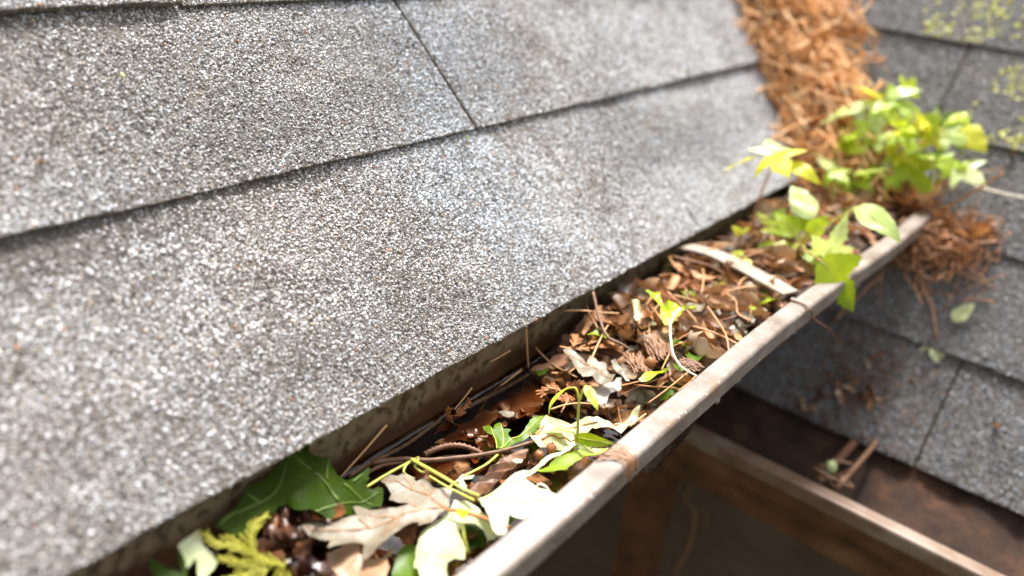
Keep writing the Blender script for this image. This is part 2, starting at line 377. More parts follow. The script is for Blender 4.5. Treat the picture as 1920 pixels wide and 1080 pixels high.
def granule_mesh(pos, n, e, s, size, col):
    """angular mineral chips: irregular 5-gon foot, smaller 3-gon top, 9 triangles each"""
    K = len(pos)
    a5 = np.arange(5) * 2 * np.pi / 5 + rng.uniform(0, 6.28, (K, 1)); a5 = a5 + rng.uniform(-.35, .35, (K, 5))
    r5 = size[:, None] * rng.uniform(.75, 1.2, (K, 5))
    st = rng.uniform(.58, 1.0, (K, 1)); ang = rng.uniform(0, np.pi, (K, 1))
    def place(a, r, h):
        x = np.cos(a) * r; y = np.sin(a) * r * st
        X = x * np.cos(ang) - y * np.sin(ang); Y = x * np.sin(ang) + y * np.cos(ang)
        return pos[:, None, :] + X[..., None] * e + Y[..., None] * s + h[..., None] * n
    base = place(a5, r5, np.full((K, 5), -.0002))
    a3 = np.arange(3) * 2 * np.pi / 3 + a5[:, :1] + rng.uniform(-.4, .4, (K, 3))
    r3 = size[:, None] * rng.uniform(.45, .95, (K, 3))
    hh = size[:, None] * rng.uniform(.35, .95, (K, 1)) * rng.uniform(.5, 1.5, (K, 3))
    top = place(a3, r3, hh)
    V = np.concatenate([base, top], 1).reshape(-1, 3)
    T = np.array([[5, 6, 7], [0, 1, 5], [1, 6, 5], [1, 2, 6], [2, 3, 6], [3, 7, 6], [3, 4, 7], [4, 5, 7], [4, 0, 5]])
    F = (T[None] + (np.arange(K) * 8)[:, None, None]).reshape(-1, 3)
    me = bpy.data.meshes.new('granules')
    me.vertices.add(len(V)); me.vertices.foreach_set('co', V.astype(np.float32).ravel())
    me.loops.add(F.size); me.loops.foreach_set('vertex_index', F.astype(np.int32).ravel())
    me.polygons.add(len(F)); me.polygons.foreach_set('loop_start', np.arange(0, F.size, 3, dtype=np.int32))
    ca = me.color_attributes.new('Col', 'FLOAT_COLOR', 'POINT')
    cc = np.ones((K, 8, 4), np.float32); cc[..., :3] = col[:, None, :]
    ca.data.foreach_set('color', cc.ravel())
    me.materials.append(M['granule']); me.update(calc_edges=True); me.shade_flat()
    return me

def granule_cols(y, s, ds, lichen, seed, blot, shade_of_mix=1.0):
    K = len(y)
    u = rng.random(K)
    big = fbm(y * 11, s * 13, seed); mid = fbm(y * 42, s * 60, seed + 5)
    dark = .10 + blot * np.clip((big - .45) * 3.2, 0, 1) + .25 * np.clip((mid - .5) * 4, 0, 1)
    # blend band printed by darker granules under the next course's edge, broken up in blocks
    dark += .5 * np.clip(1.35 - ds / (.014 + .02 * vnoise(y * 14, y * 0, seed + 12)), 0, 1) * np.clip((vnoise(y * 6.5, y * 0, seed + 9) - .38) * 9, 0, 1)
    c = np.empty((K, 3)); t = rng.random((K, 1))
    pale = np.array([.52, .53, .55]) + (t - .5) * np.array([.22, .22, .23])
    grey = np.array([.37, .362, .355]) + (t - .5) * .16
    drk = np.array([.12, .105, .095]) + t * .09
    tan = np.array([.33, .275, .22]) + (t - .5) * .12
    rust = np.array([.36, .15, .06]) + t * .05
    lum = rng.random(K)
    c[:] = np.where((lum < .50)[:, None], pale, grey)
    c = np.where((lum > .93)[:, None], tan, c)
    c = np.where((lum > .997)[:, None], rust, c)
    c = np.where((u < dark)[:, None], drk, c)
    warm = np.clip((fbm(y * 6 + 9, s * 8, seed + 20) - .42) * 2.5, 0, 1)[:, None] * np.array([0, .02, .045])
    if lichen is None:
        # colour blends of the manufactured mix: a cool blue-white drop, brown drops either side
        aa = y + (fbm(y * 9, s * 9, 55) - .5) * .16 + (fbm(y * 30, s * 30, 56) - .5) * .05
        cool = np.exp(-((aa + .015) / .06) ** 2)[:, None]; brown = (np.clip((-.03 - aa) / .07, 0, 1) * np.clip((fbm(y * 8 + 3, s * 10, 57) - .3) * 3, .25, 1))[:, None]
        brown = brown + (np.exp(-((aa - .10) / .035) ** 2) * .35)[:, None]
        c = c * (1.04 - .34 * np.clip((fbm(y * 5 + 2, s * 12, 91) - .42) * 3, 0, 1))[:, None] * (1 + cool * np.array([-.01, .04, .09])) * (1 - brown * np.array([.10, .15, .20]))
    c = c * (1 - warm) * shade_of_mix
    if lichen is not None:
        l = lichen(y, s); m_ = rng.random(K) < l
        yl = np.array([.46, .45, .07]) + rng.random((K, 1)) * np.array([.2, .2, .14])
        c = np.where(m_[:, None], yl, c)
    return c

def shingle_roof(name, label, O, e, s, n, edges, joints, a_range, clip_lo, clip_hi, spacing, size, lichen, seed, lift=None, blot=.24):
    O, e, s, n = map(np.array, (O, e, s, n))
    root = empty(name, tuple(O), label, 'roof'); root['kind'] = 'thing'
    T = .0036
    for k in range(len(edges) - 1):
        s0, s1 = edges[k], edges[k + 1]; E_ = s1 - s0
        js = [a_range[0]] + joints[k] + [a_range[1]]
        for a0, a1 in zip(js[:-1], js[1:]):
            raise_ = rnd.uniform(0, .0009) + (.0028 if (name, k, a0) == ('shingle_roof', 2, a_range[0]) and seed == 1 else 0)
            ph = rnd.random() * 90
            def off(a, q):
                tt = (q - s0) / E_
                w = (fbm(a * 7 + ph, q * 0 + ph, seed) - .5) * .0030 * np.clip(1 - tt, 0, 1)
                w += (fbm(a * 16 + ph, q * 14, seed + 3) - .5) * .0014
                l = lift(a, k) * np.clip(1 - tt * 2.2, 0, 1) if lift else 0
                return (T + raise_) * (1 - tt) - .0006 + w * np.clip(1.15 - tt, 0, 1) + l
            def edge(a): return s0 + (vnoise(a * 90, a * 0 + k, seed) - .5) * .0008 + (vnoise(a * 420, a * 0 + k, seed) - .5) * .0004
            g = .0005 if (k == 0 and seed == 1) else .0011
            ns = 7; nl = max(3, int((a1 - a0) / .006))
            qs = np.linspace(0, 1, ns) ** 1.0
            A = np.zeros((nl, ns)); Q = np.zeros((nl, ns))
            ua = np.linspace(0, 1, nl)
            for i in range(ns):
                q = s0 + qs[i] * (E_ + .018)
                lo = max(a0 + g, clip_lo(q)); hi = min(a1 - g, clip_hi(q))
                if hi < lo + .004: hi = lo + .004
                A[:, i] = lo + ua * (hi - lo); Q[:, i] = q
            Q[:, 0] = edge(A[:, 0])
            if clip_lo(s0) > a1 or clip_hi(s0) < a0: continue
            top = O + A[..., None] * e + Q[..., None] * s + (off(A, Q))[..., None] * n
            bt = np.where(Q <= s0 + .002, 0, 0) + off(A, Q) - T * (1 - .6 * (Q - s0) / E_)
            bot = O + A[..., None] * e + Q[..., None] * s + bt[..., None] * n
            V = np.concatenate([top.reshape(-1, 3), bot.reshape(-1, 3)]); F = []
            m_ = nl * ns
            for i in range(nl - 1):
                for j in range(ns - 1):
                    a = i * ns + j
                    F.append((a, a + ns, a + ns + 1, a + 1)); F.append((m_ + a, m_ + a + 1, m_ + a + ns + 1, m_ + a + ns))
                F.append((i * ns, m_ + i * ns, m_ + i * ns + ns, i * ns + ns))
                b = i * ns + ns - 1; F.append((b, b + ns, m_ + b + ns, m_ + b))
            for j in range(ns - 1):
                F.append((j, j + 1, m_ + j + 1, m_ + j)); b = (nl - 1) * ns + j; F.append((b, m_ + b, m_ + b + 1, b + 1))
            if (np.array(s)[0] < 0): F = [tuple(reversed(q)) for q in F]
            sh = obj('shingle', V, F, M['asphalt'], root, False)
            # granules
            ga = np.arange(a0, a1, spacing); gs = np.arange(s0 - .0004, s1 + .004, spacing)
            GA, GS = np.meshgrid(ga, gs); GA = GA.ravel() + rng.uniform(-.55, .55, GA.size) * spacing; GS = GS.ravel() + rng.uniform(-.55, .55, GS.size) * spacing
            lo = np.maximum(a0 + g * 1.6, clip_lo(GS)); hi = np.minimum(a1 - g * 1.6, clip_hi(GS))
            ok = (GA > lo) & (GA < hi) & (GS > edge(GA) + .0002)
            bare = fbm(GA * 30, GS * 30, seed + 31)
            ok &= rng.random(len(GA)) > np.clip((bare - .70) * 5, 0, .6)
            GA, GS = GA[ok], GS[ok]
            OF = off(GA, GS)
            ea = rng.uniform(a0 + g, a1 - g, int((a1 - a0) / spacing * .45))
            ea = ea[(ea > clip_lo(s0)) & (ea < clip_hi(s0))]
            es = edge(ea); eo = off(ea, es) - rng.random(len(ea)) ** 1.5 * T * .9
            PA = np.concatenate([GA, ea]); PS = np.concatenate([GS, es]); PO = np.concatenate([OF, eo])
            pos = O + PA[:, None] * e + PS[:, None] * s + PO[:, None] * n
            vis = in_view(pos)
            if vis.sum() < 20: continue
            pos, PA, PS = pos[vis], PA[vis], PS[vis]
            sz = size * np.clip(np.exp(rng.normal(0, .3, len(pos))), .5, 1.65)
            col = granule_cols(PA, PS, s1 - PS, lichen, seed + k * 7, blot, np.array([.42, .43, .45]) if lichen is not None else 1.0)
            li_ = (col[:, 2] < .25) & (col[:, 1] > .3); sz[li_] *= 1.35
            ed = np.concatenate([np.zeros(len(GA), bool), np.ones(len(ea), bool)])[vis]
            col[ed] *= np.array([.45, .38, .27])        # weathered, dirt-brown cut edge
            gm = link('granules', granule_mesh(pos, n, e, s, sz, col), sh, False)
            gm.location = (0, 0, 0)
            gm['kind'] = 'stuff'
    return root

def up_left(q): return .431 + np.asarray(q) * math.sin(PL_) / math.tan(PR_)
NL = (math.sin(PL_), 0, math.cos(PL_)); SL = (-math.cos(PL_), 0, math.sin(PL_))
NR = (0, -math.sin(PR_), math.cos(PR_)); SR = (0, math.cos(PR_), math.sin(PR_))
def lift_left(a, k): return np.clip((a - .12) / .35, 0, 1) ** 1.5 * (.004 if k == 1 else .0012)
OL = tuple(np.array((0, 0, 0)) - .0028 * np.array(NL))
roofL = shingle_roof('shingle_roof', 'large grey asphalt shingle roof above the clogged gutter, closest to us', OL, (0, 1, 0), SL, NL,
    [0, .135, .246, .358, .47, .582, .694], [[-.62, .183], [-.33, .0058], [-.1545], [-.45, .1], [-.2, .4], [.05]], (-1.0, 1.6),
    lambda q: np.asarray(q) * 0 - 1.0, lambda q: up_left(q) - .002, .00124, .00082, None, 1, lift_left)
def right_lo(q):
    q = np.asarray(q, float); z = Z0 + q * math.sin(PR_)
    return np.where(z > 0, -z / math.tan(PL_) + .004, -.25)
def lich(a, s):
    d = (fbm(a * 170, s * 170, 77) - .47) * 6 * (vnoise(a * 28, s * 28, 78) > .32)
    w = np.clip((s - .335 - .0 * a) / .02, 0, 1) * np.clip((a - .03) / .03, 0, 1) * (s > .43) + np.clip((a - .118 + (fbm(s * 20, a * 0, 3) - .5) * .03) / .012, 0, 1) * ((s > .322) & (s < .428))
    return np.clip(np.clip(d, 0, 1) * w, 0, .4)
OR_ = tuple(np.array((0, Y0, Z0)) - .0028 * np.array(NR))
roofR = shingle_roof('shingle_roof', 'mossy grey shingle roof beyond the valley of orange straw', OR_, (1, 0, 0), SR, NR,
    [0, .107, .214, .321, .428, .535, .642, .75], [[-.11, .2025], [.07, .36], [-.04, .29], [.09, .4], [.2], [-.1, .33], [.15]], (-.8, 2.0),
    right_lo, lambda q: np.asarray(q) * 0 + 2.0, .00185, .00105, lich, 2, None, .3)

# roof decks, fascia, soffits under the shingles (children of their roofs)
def slab(name, O, e, s, n, a0, a1, q0, q1, h0, h1, mat, parent, hi=None):
    O, e, s, n = map(np.array, (O, e, s, n)); v = []
    for h in (h0, h1):
        for a, q in ((a0, q0), (a1 if hi is None else hi(q0), q0), (a1 if hi is None else hi(q1), q1), (a0 if name != 'roof_deck.R' else a0, q1)):
            v.append(O + a * e + q * s + h * n)
    f = [(0, 3, 2, 1), (4, 5, 6, 7), (0, 1, 5, 4), (1, 2, 6, 5), (2, 3, 7, 6), (3, 0, 4, 7)]
    return obj(name, v, f, mat, parent, False)
slab('roof_deck', (0, 0, 0), (0, 1, 0), SL, NL, -2.5, 0, .02, 1.6, -.02, -.0075, M['deck'], roofL, lambda q: float(up_left(q)) - .004)
d = slab('roof_deck', (0, Y0, Z0), (1, 0, 0), SR, NR, -1.4, 3.0, .02, 1.9, -.02, -.0075, M['deck'], roofR)
v, f = box((-.034, -2.5, -.125), (-.0145, .40, -.012)); obj('fascia_board', v, f, M['fascia'], roofL, False)
v, f = box((-.27, -2.5, -.125), (-.036, .40, -.112)); obj('soffit_board', v, f, M['fascia'], roofL, False)
v, f = box((-.25, .2895, -.30), (3.0, .309, -.178)); obj('fascia_board', v, f, M['fascia'], roofR, False)
v, f = box((-.25, .311, -.30), (3.0, .52, -.287)); obj('soffit_board', v, f, M['fascia'], roofR, False)

# ------------------------------------------------------------------ gutters
def shift(y):
    t = min(max((y - .03) / .36, 0), 1)
    return .0145 * (t * t * (3 - 2 * t)) + .0006 * mnoise.noise(Vector((y * 9, 3, 1)))
def sag(y): return .0007 * mnoise.noise(Vector((y * 7, 1, 5)))
def left_map(px, pz, y): return (px + (shift(y) * max(0, min(1, (px - .02) / .07))), y, pz + sag(y) * (px > .05))
def right_map(px, pz, x): return (x, .2745 - px, -.1712 + pz + .0005 * mnoise.noise(Vector((x * 8, 2, 2))))

def sweep(name, prof, stations, fn, mat, parent, smooth=False):
    n_ = len(prof); v = []; f = []
    for st in stations:
        for px, pz in prof: v.append(fn(px, pz, st))
    for i in range(len(stations) - 1):
        for k in range(n_):
            k2 = (k + 1) % n_
            f.append((i * n_ + k, (i + 1) * n_ + k, (i + 1) * n_ + k2, i * n_ + k2))
    f.append(tuple(range(n_))); f.append(tuple((len(stations) - 1) * n_ + k for k in reversed(range(n_))))
    return obj(name, v, f, mat, parent, smooth)

outer = [(-.0135, .004), (-.0135, -.0865), (.074, -.0865), (.0835, -.062), (.1045, -.035), (.1085, -.0205), (.1085, -.0135)]
inner = [(.107, -.0135), (.107, -.0215), (.1035, -.0338), (.0825, -.0607), (.0732, -.085), (-.0122, -.085), (-.0122, .004)]
def lip_profile():
    p = [(.1028, -.0055), (.1022, -.0012), (.1032, 0), (.1132, 0)]
    for k in range(1, 5):
        a = math.pi / 2 * (1 - k / 4); p.append((.1132 + .0026 * math.cos(a), -.0026 + .0026 * math.sin(a)))
    p += [(.1158, -.0128), (.1150, -.0142), (.1125, -.0146), (.109, -.0132), (.1087, -.0118), (.1128, -.0118), (.1136, -.011), (.1136, -.0034), (.1125, -.0018), (.1042, -.0018), (.1042, -.0055)]
    return p
ys = list(np.linspace(-1.2, -.4, 10)) + list(np.linspace(-.38, .425, 84))
gut = empty('rain_gutter', (0, -1.2, -.0865), 'long tan metal rain gutter clogged with wet leaves and litter', 'gutter')
sweep('trough', outer + inner, ys, left_map, M['trough'], gut)
sweep('front_lip', lip_profile(), ys, left_map, M['lip'], gut)
v, f = box((-.0125, .4255, -.086), (.118, .427, -.002)); obj('end_cap', v, f, M['trough'], gut, False)
xs = list(np.linspace(-.24, .5, 60)) + list(np.linspace(.55, 2.6, 12))
gut2 = empty('rain_gutter', (-.24, .2745, -.2577), 'lower brown rain gutter crossing under the clogged one', 'gutter')
sweep('trough', [(a, b) for a, b in reversed(outer + inner)], xs, right_map, M['trough2'], gut2)
sweep('front_lip', list(reversed(lip_profile())), xs, right_map, M['lip2'], gut2)
v, f = box((-.2412, .165, -.257), (-.24, .288, -.174)); obj('end_cap', v, f, M['fascia'], gut2, False)

# hanger straps: parts of their gutters
def strap(pts, w, th, mat, parent, wd):
    pts = [Vector(p) for p in pts]; wd = Vector(wd).normalized(); v = []; f = []
    L_ = smoothline(pts, 14)
    for i, p in enumerate(L_):
        t = (L_[min(i + 1, 14)] - L_[max(i - 1, 0)]).normalized(); nn = t.cross(wd).normalized()
        ww = w * (.5 + .03 * math.sin(i * 1.3))
        for a, b in ((-1, -1), (1, -1), (1, 1), (-1, 1)): v.append(p + wd * (a * ww) + nn * (b * th / 2))
    for i in range(14):
        for k in range(4):
            k2 = (k + 1) % 4; f.append((i * 4 + k, i * 4 + k2, i * 4 + 4 + k2, i * 4 + 4 + k))
    f += [(3, 2, 1, 0), (56, 57, 58, 59)]
    return obj('hanger_strap', v, f, mat, parent, False)
st = strap([(0.0014,0.1559,-0.006), (0.028,0.159,-0.005), (0.07,0.1435,-0.003), (0.0988,0.1289,-0.001)], .0165, .0016, M['galv'], gut, (.35, 1, 0))
v, f = ellipsoid_geo((0.0429,0.1487,-0.003), (.0035, .0035, .0018), 10, 6); obj('rivet', v, f, M['brownstem'], st)
sp = tube('gutter_spike', [(.168, .292, -.176), (.167, .25, -.1735), (.163, .178, -.1712)], .0022, .0022, M['brownstem'], gut2, 6, 8)
sp = tube('hanger_bracket', [(.152, .286, -.182), (.151, .25, -.178), (.149, .2, -.1755), (.149, .176, -.1712)], .004, .0035, M['downspout'], gut2, 8, 8, flat=.35)

tube('painted_glint', [(-0.0112,-0.1829,-0.0467), (-0.0112,-0.1661,-0.0469), (-0.0112,-0.1419,-0.049), (-0.0112,-0.1249,-0.0472), (-0.0112,-0.1133,-0.0463)], .0011, .0013, M['glint_paint'], gut, 30, 6, 1.0, .2)  # sky reflection along the water's edge, painted as two white tubes
tube('painted_glint', [(-0.0112,-0.0874,-0.0491), (-0.0112,-0.0668,-0.051), (-0.0112,-0.0392,-0.0527), (-0.0112,-0.0133,-0.0528)], .0015, .0010, M['glint_paint'], gut, 24, 6, 1.0, .15)
for k in range(16):
    y = -.235 + .042 * k + rnd.uniform(-.012, .012); xx, yy_, zz = left_map(.1142 + rnd.uniform(-.001, .001), -.0146, y); h_ = rnd.uniform(.0008, .0022)
    v, f = ellipsoid_geo((xx, yy_, zz - h_ * .3), (.0012, .0016 + h_ * .5, h_), 8, 6, .3); obj('drip', v, f, M['lip'], gut)
# water lying in the low stretch
def water():
    v = []; f = []; xs_ = [-.0120, -.0116, -.0108, -.0096, -.0080, -.006] + list(np.linspace(-.002, .092, 14)); yy = np.linspace(-.6, .06, 90)
    dz = [.0036, .0022, .0011, .0004, .0001, 0] + [0] * 14
    for y in yy:
        for x, h in zip(xs_, dz):
            v.append((x, y, -.0445 + h * (1 + .35 * mnoise.noise(Vector((y * 40, 0, 0)))) + .0004 * mnoise.noise(Vector((x * 60, y * 60, 0)))))
    n_ = len(xs_)
    for i in range(len(yy) - 1):
        for k in range(n_ - 1): f.append((i * n_ + k, i * n_ + k + 1, i * n_ + n_ + k + 1, i * n_ + n_ + k))
    return tag(obj('gutter_water', v, f, M['water']), kind='structure')
water()

# bed of leaf mould
def H(x, y):
    t = min(max((y + .085) / .11, 0), 1); t = t * t * (3 - 2 * t)
    u = min(max((y - .1) / .3, 0), 1)
    z = -.072 + (.044 * t) + .014 * u
    z += .006 * mnoise.noise(Vector((x * 30, y * 30, 0))) * (.4 + t) + .004 * mnoise.noise(Vector((x * 80, y * 80, 4)))
    fr = min(max((x - .045) / .05, 0), 1)
    return z + .006 * fr * t - (.006 if x < .0 else 0) * t
def mound():
    v = []; f = []; nx, ny = 40, 190
    for j in range(ny):
        y = -.6 + 1.02 * j / (ny - 1)
        for i in range(nx):
            x = -.0118 + .1178 * i / (nx - 1)
            z = max(H(x, y), -.083)
            lim = .1 if z > -.03 else (.078 if z < -.06 else .098)
            xx = min(x, lim + (z + .06) * .4 if z < -.03 else .104)
            v.append((xx, y, z))
    for j in range(ny - 1):
        for i in range(nx - 1): f.append((j * nx + i, j * nx + i + 1, j * nx + nx + i + 1, j * nx + nx + i))
    return tag(obj('leaf_mould', v, f, M['compost']), 'dark wet leaf mould filling the bottom of the gutter', 'leaf mould', kind='stuff')
mound()

def mound2():
    v = []; f = []; nx, ny = 90, 14
    for i in range(nx):
        x = -.2 + .75 * i / (nx - 1)
        for j in range(ny):
            t = j / (ny - 1); y = .286 - .098 * t
            v.append((x, y, -.2125 + .034 * (1 - t) ** 2 + .006 * mnoise.noise(Vector((x * 25, y * 25, 7))) + .004 * mnoise.noise(Vector((x * 70, y * 70, 2)))))
    for i in range(nx - 1):
        for j in range(ny - 1): f.append((i * ny + j, i * ny + j + 1, i * ny + ny + j + 1, i * ny + ny + j))
    return tag(obj('leaf_mould', v, f, M['compost2']), 'dark silt and leaf mould lying in the lower gutter', 'leaf mould', kind='stuff')
mound2()

# downspout and hanging vine below the lower gutter
ds = empty('downspout', (-.01, .225, -.2577), 'narrow rusty brown downspout dropping from the lower gutter', 'downspout')
v, f = box((-.028, .205, -2.55), (.008, .250, -.262)); obj('pipe', v, f, M['downspout'], ds, False)
for z in (-.9, -1.8):
    v, f = box((-.031, .202, z), (.011, .253, z + .03)); obj('pipe_band', v, f, M['downspout'], ds, False)
hv = empty('dry_vine', (0.0177,0.262,-0.267), 'pale dry vine stem dangling in the dark below the lower gutter', 'vine')
tube('stem', [(0.0177,0.262,-0.267), (0.0204,0.262,-0.2938), (0.0143,0.262,-0.3306), (0.0286,0.262,-0.3402), (0.0305,0.262,-0.3852), (0.0273,0.262,-0.4075), (0.0211,0.262,-0.4367)], .0018, .0030, M['brownstem'], hv, 24, 6)
tube('tendril', [(0.0264,0.262,-0.3303), (0.0409,0.262,-0.3359), (0.0407,0.262,-0.3549), (0.0288,0.262,-0.3591)], .0012, .0009, M['brownstem'], hv, 12, 6)

# ------------------------------------------------------------------ leaves: sheet builder
def densify(pts, step, jit):
    out = []
    n_ = len(pts)
    for i in range(n_):
        a = Vector(pts[i]); b = Vector(pts[(i + 1) % n_]); d = (b - a).length
        k = max(1, int(d / step))
        for j in range(k):
            p = a.lerp(b, j / k)
            if j and jit:
                t = (b - a).normalized(); p += Vector((-t.y, t.x)) * rnd.uniform(-jit, jit)
            out.append(p)
    return out

def triangulate(poly, step):
    bx0 = min(p.x for p in poly); bx1 = max(p.x for p in poly); by0 = min(p.y for p in poly); by1 = max(p.y for p in poly)
    pts = list(poly); n_ = len(poly)
    y = by0; r_ = 0
    while y < by1:
        x = bx0 + (step / 2 if r_ % 2 else 0)
        while x < bx1:
            pts.append(Vector((x + rnd.uniform(-.2, .2) * step, y + rnd.uniform(-.2, .2) * step))); x += step
        y += step * .87; r_ += 1
    V, E_, F, *_ = geometry.delaunay_2d_cdt(pts, [(i, (i + 1) % n_) for i in range(n_)], [], 0, 1e-7)
    # keep triangles whose centroid is inside
    def inside(c):
        w = False; j = n_ - 1
        for i in range(n_):
            a, b = poly[i], poly[j]
            if (a.y > c.y) != (b.y > c.y) and c.x < (b.x - a.x) * (c.y - a.y) / (b.y - a.y) + a.x: w = not w
            j = i
        return w
    F2 = [t for t in F if inside((V[t[0]] + V[t[1]] + V[t[2]]) / 3)]
    used = sorted({i for t in F2 for i in t}); mp = {u: i for i, u in enumerate(used)}
    return [V[u] for u in used], [tuple(mp[i] for i in t) for t in F2]

def flat_leaf(name, label, cat, pts, zf, mat, veins=(), veinmat=None, stalk=None, stalkmat=None, step=.0032, jit=.00035, vr=.0004, group=None, sr=(.0007, .0010)):
    """leaf lying in the gutter: outline given in plan, zf(x, y) lifts and curls the blade"""
    cx = sum(p[0] for p in pts) / len(pts); cy = sum(p[1] for p in pts) / len(pts)
    poly = densify([(p[0], p[1]) for p in pts], .0022, jit)
    V, F = triangulate(poly, step)
    zf0 = zf; pa = np.array([(p.x, p.y) for p in poly])
    def zf(x, y):
        d = float(np.sqrt(((pa - (x, y)) ** 2).sum(1).min()))
        return zf0(x, y) + .0034 * math.exp(-d / .0026) * (mnoise.noise(Vector((x * 75, y * 75, cx * 400))) + .15)
    vv = [(p.x, p.y, zf(p.x, p.y)) for p in V]
    o = obj(name, [(a - cx, b - cy, c) for a, b, c in vv], F, mat)
    o.location = (cx, cy, 0)
    tag(o, label, cat, group)
    for vn in veins:
        L_ = smoothline([Vector((p[0], p[1], 0)) for p in vn], 12)
        q = [(p.x - cx, p.y - cy, zf(p.x, p.y) + .00025) for p in L_]
        vo = bpy.data.objects.new('vein', mesh('vein', *tube_geo(q, vr, vr * .4, 12, 5), veinmat)); COL.objects.link(vo); vo.parent = o
    if stalk:
        q = [(p[0] - cx, p[1] - cy, p[2]) for p in stalk]
        so = bpy.data.objects.new('stalk', mesh('stalk', *tube_geo(q, sr[0], sr[1], 16, 7), stalkmat)); COL.objects.link(so); so.parent = o
    return o

def curl(z0, amp=.003, fr=45, sx=0, sy=0, cx=0, cy=0, seed=0, bowl=0, r2=0.03):
    def zf(x, y):
        n = mnoise.noise(Vector((x * fr, y * fr, seed))) * amp + mnoise.noise(Vector((x * fr * 2.7, y * fr * 2.7, seed + 3))) * amp * .35
        return z0 + n + sx * (x - cx) + sy * (y - cy) + bowl * ((x - cx) ** 2 + (y - cy) ** 2) / r2
    return zf

# 1 tan silver-maple leaf, underside up
tanpts = [(0.053,-0.1778,-0.031),(0.0534,-0.1755,-0.031),(0.0498,-0.1713,-0.031),(0.0469,-0.1664,-0.031),(0.0437,-0.1687,-0.031),(0.041,-0.1719,-0.031),(0.0383,-0.1712,-0.031),(0.0357,-0.1703,-0.031),(0.0309,-0.1689,-0.031),(0.0287,-0.1702,-0.031),(0.0278,-0.1728,-0.031),(0.0252,-0.1731,-0.031),(0.0223,-0.1737,-0.031),(0.0199,-0.1755,-0.031),(0.0197,-0.178,-0.031),(0.0159,-0.1795,-0.031),(0.0153,-0.1824,-0.031),(0.0151,-0.1852,-0.031),(0.0195,-0.1865,-0.031),(0.0228,-0.1873,-0.031),(0.0261,-0.188,-0.031),(0.0273,-0.1908,-0.031),(0.03,-0.1905,-0.031),(0.0352,-0.1888,-0.031),(0.0389,-0.1885,-0.031),(0.0392,-0.1901,-0.031),(0.0365,-0.1946,-0.031),(0.0333,-0.1987,-0.031),(0.0284,-0.2017,-0.031),(0.0217,-0.2045,-0.031),(0.0169,-0.2061,-0.031),(0.0197,-0.2072,-0.031),(0.0222,-0.2083,-0.031),(0.0276,-0.2114,-0.031),(0.0242,-0.2151,-0.031),(0.0208,-0.2193,-0.031),(0.0188,-0.222,-0.031),(0.0211,-0.223,-0.031),(0.0178,-0.2261,-0.031),(0.0163,-0.2276,-0.031),(0.011,-0.2286,-0.031),(0.0081,-0.2297,-0.031),(0.013,-0.2318,-0.031),(0.0192,-0.2327,-0.031),(0.0248,-0.2316,-0.031),(0.0303,-0.2291,-0.031),(0.032,-0.2312,-0.031),(0.0333,-0.2334,-0.031),(0.036,-0.2285,-0.031),(0.0373,-0.2239,-0.031),(0.0392,-0.2209,-0.031),(0.0413,-0.2193,-0.031),(0.0443,-0.2225,-0.031),(0.0474,-0.2258,-0.031),(0.0491,-0.2204,-0.031),(0.0493,-0.2135,-0.031),(0.0491,-0.2078,-0.031),(0.0484,-0.2016,-0.031),(0.0496,-0.1964,-0.031),(0.052,-0.1945,-0.031),(0.0534,-0.1975,-0.031),(0.054,-0.1916,-0.031),(0.0541,-0.1851,-0.031),(0.0541,-0.1796,-0.031)]
zt = curl(-.031, .0042, 60, .05, 0, .04, -.2, 2)
flat_leaf('maple_leaf', 'tan dead maple leaf with orange veins lying underside up in the water', 'leaf', tanpts, zt, M['tan'],
    [[(0.0532,-0.1781,-0.031),(0.0465,-0.1786,-0.031),(0.0376,-0.1785,-0.031),(0.0292,-0.1804,-0.031),(0.021,-0.1819,-0.031),(0.0156,-0.1842,-0.031)], [(0.0532,-0.1781,-0.031),(0.0457,-0.1879,-0.031),(0.0413,-0.1973,-0.031),(0.0391,-0.2053,-0.031),(0.0347,-0.2141,-0.031),(0.0291,-0.2222,-0.031),(0.0214,-0.2289,-0.031),(0.0146,-0.2308,-0.031)],
     [(0.0519,-0.178,-0.031),(0.0489,-0.1752,-0.031),(0.0446,-0.1696,-0.031)], [(0.0388,-0.1783,-0.031),(0.036,-0.1751,-0.031),(0.0315,-0.1724,-0.031)], [(0.0399,-0.1991,-0.031),(0.0353,-0.2024,-0.031),(0.0294,-0.2063,-0.031)], [(0.042,-0.198,-0.031),(0.0441,-0.2049,-0.031),(0.0453,-0.2116,-0.031)],
     [(0.0322,-0.1799,-0.031),(0.0284,-0.1776,-0.031),(0.0223,-0.1764,-0.031)], [(0.0423,-0.1778,-0.031),(0.0411,-0.1751,-0.031),(0.0405,-0.1731,-0.031)], [(0.0366,-0.2109,-0.031),(0.0319,-0.2116,-0.031),(0.0293,-0.2123,-0.031)], [(0.0433,-0.1875,-0.031),(0.0406,-0.1882,-0.031),(0.0395,-0.1888,-0.031)]],
    M['tanvein'], [(0.0539,-0.1787,-0.0305), (0.0586,-0.1768,-0.029), (0.0652,-0.1748,-0.028), (0.0767,-0.1729,-0.026), (0.0867,-0.1713,-0.025)], M['tanvein'])

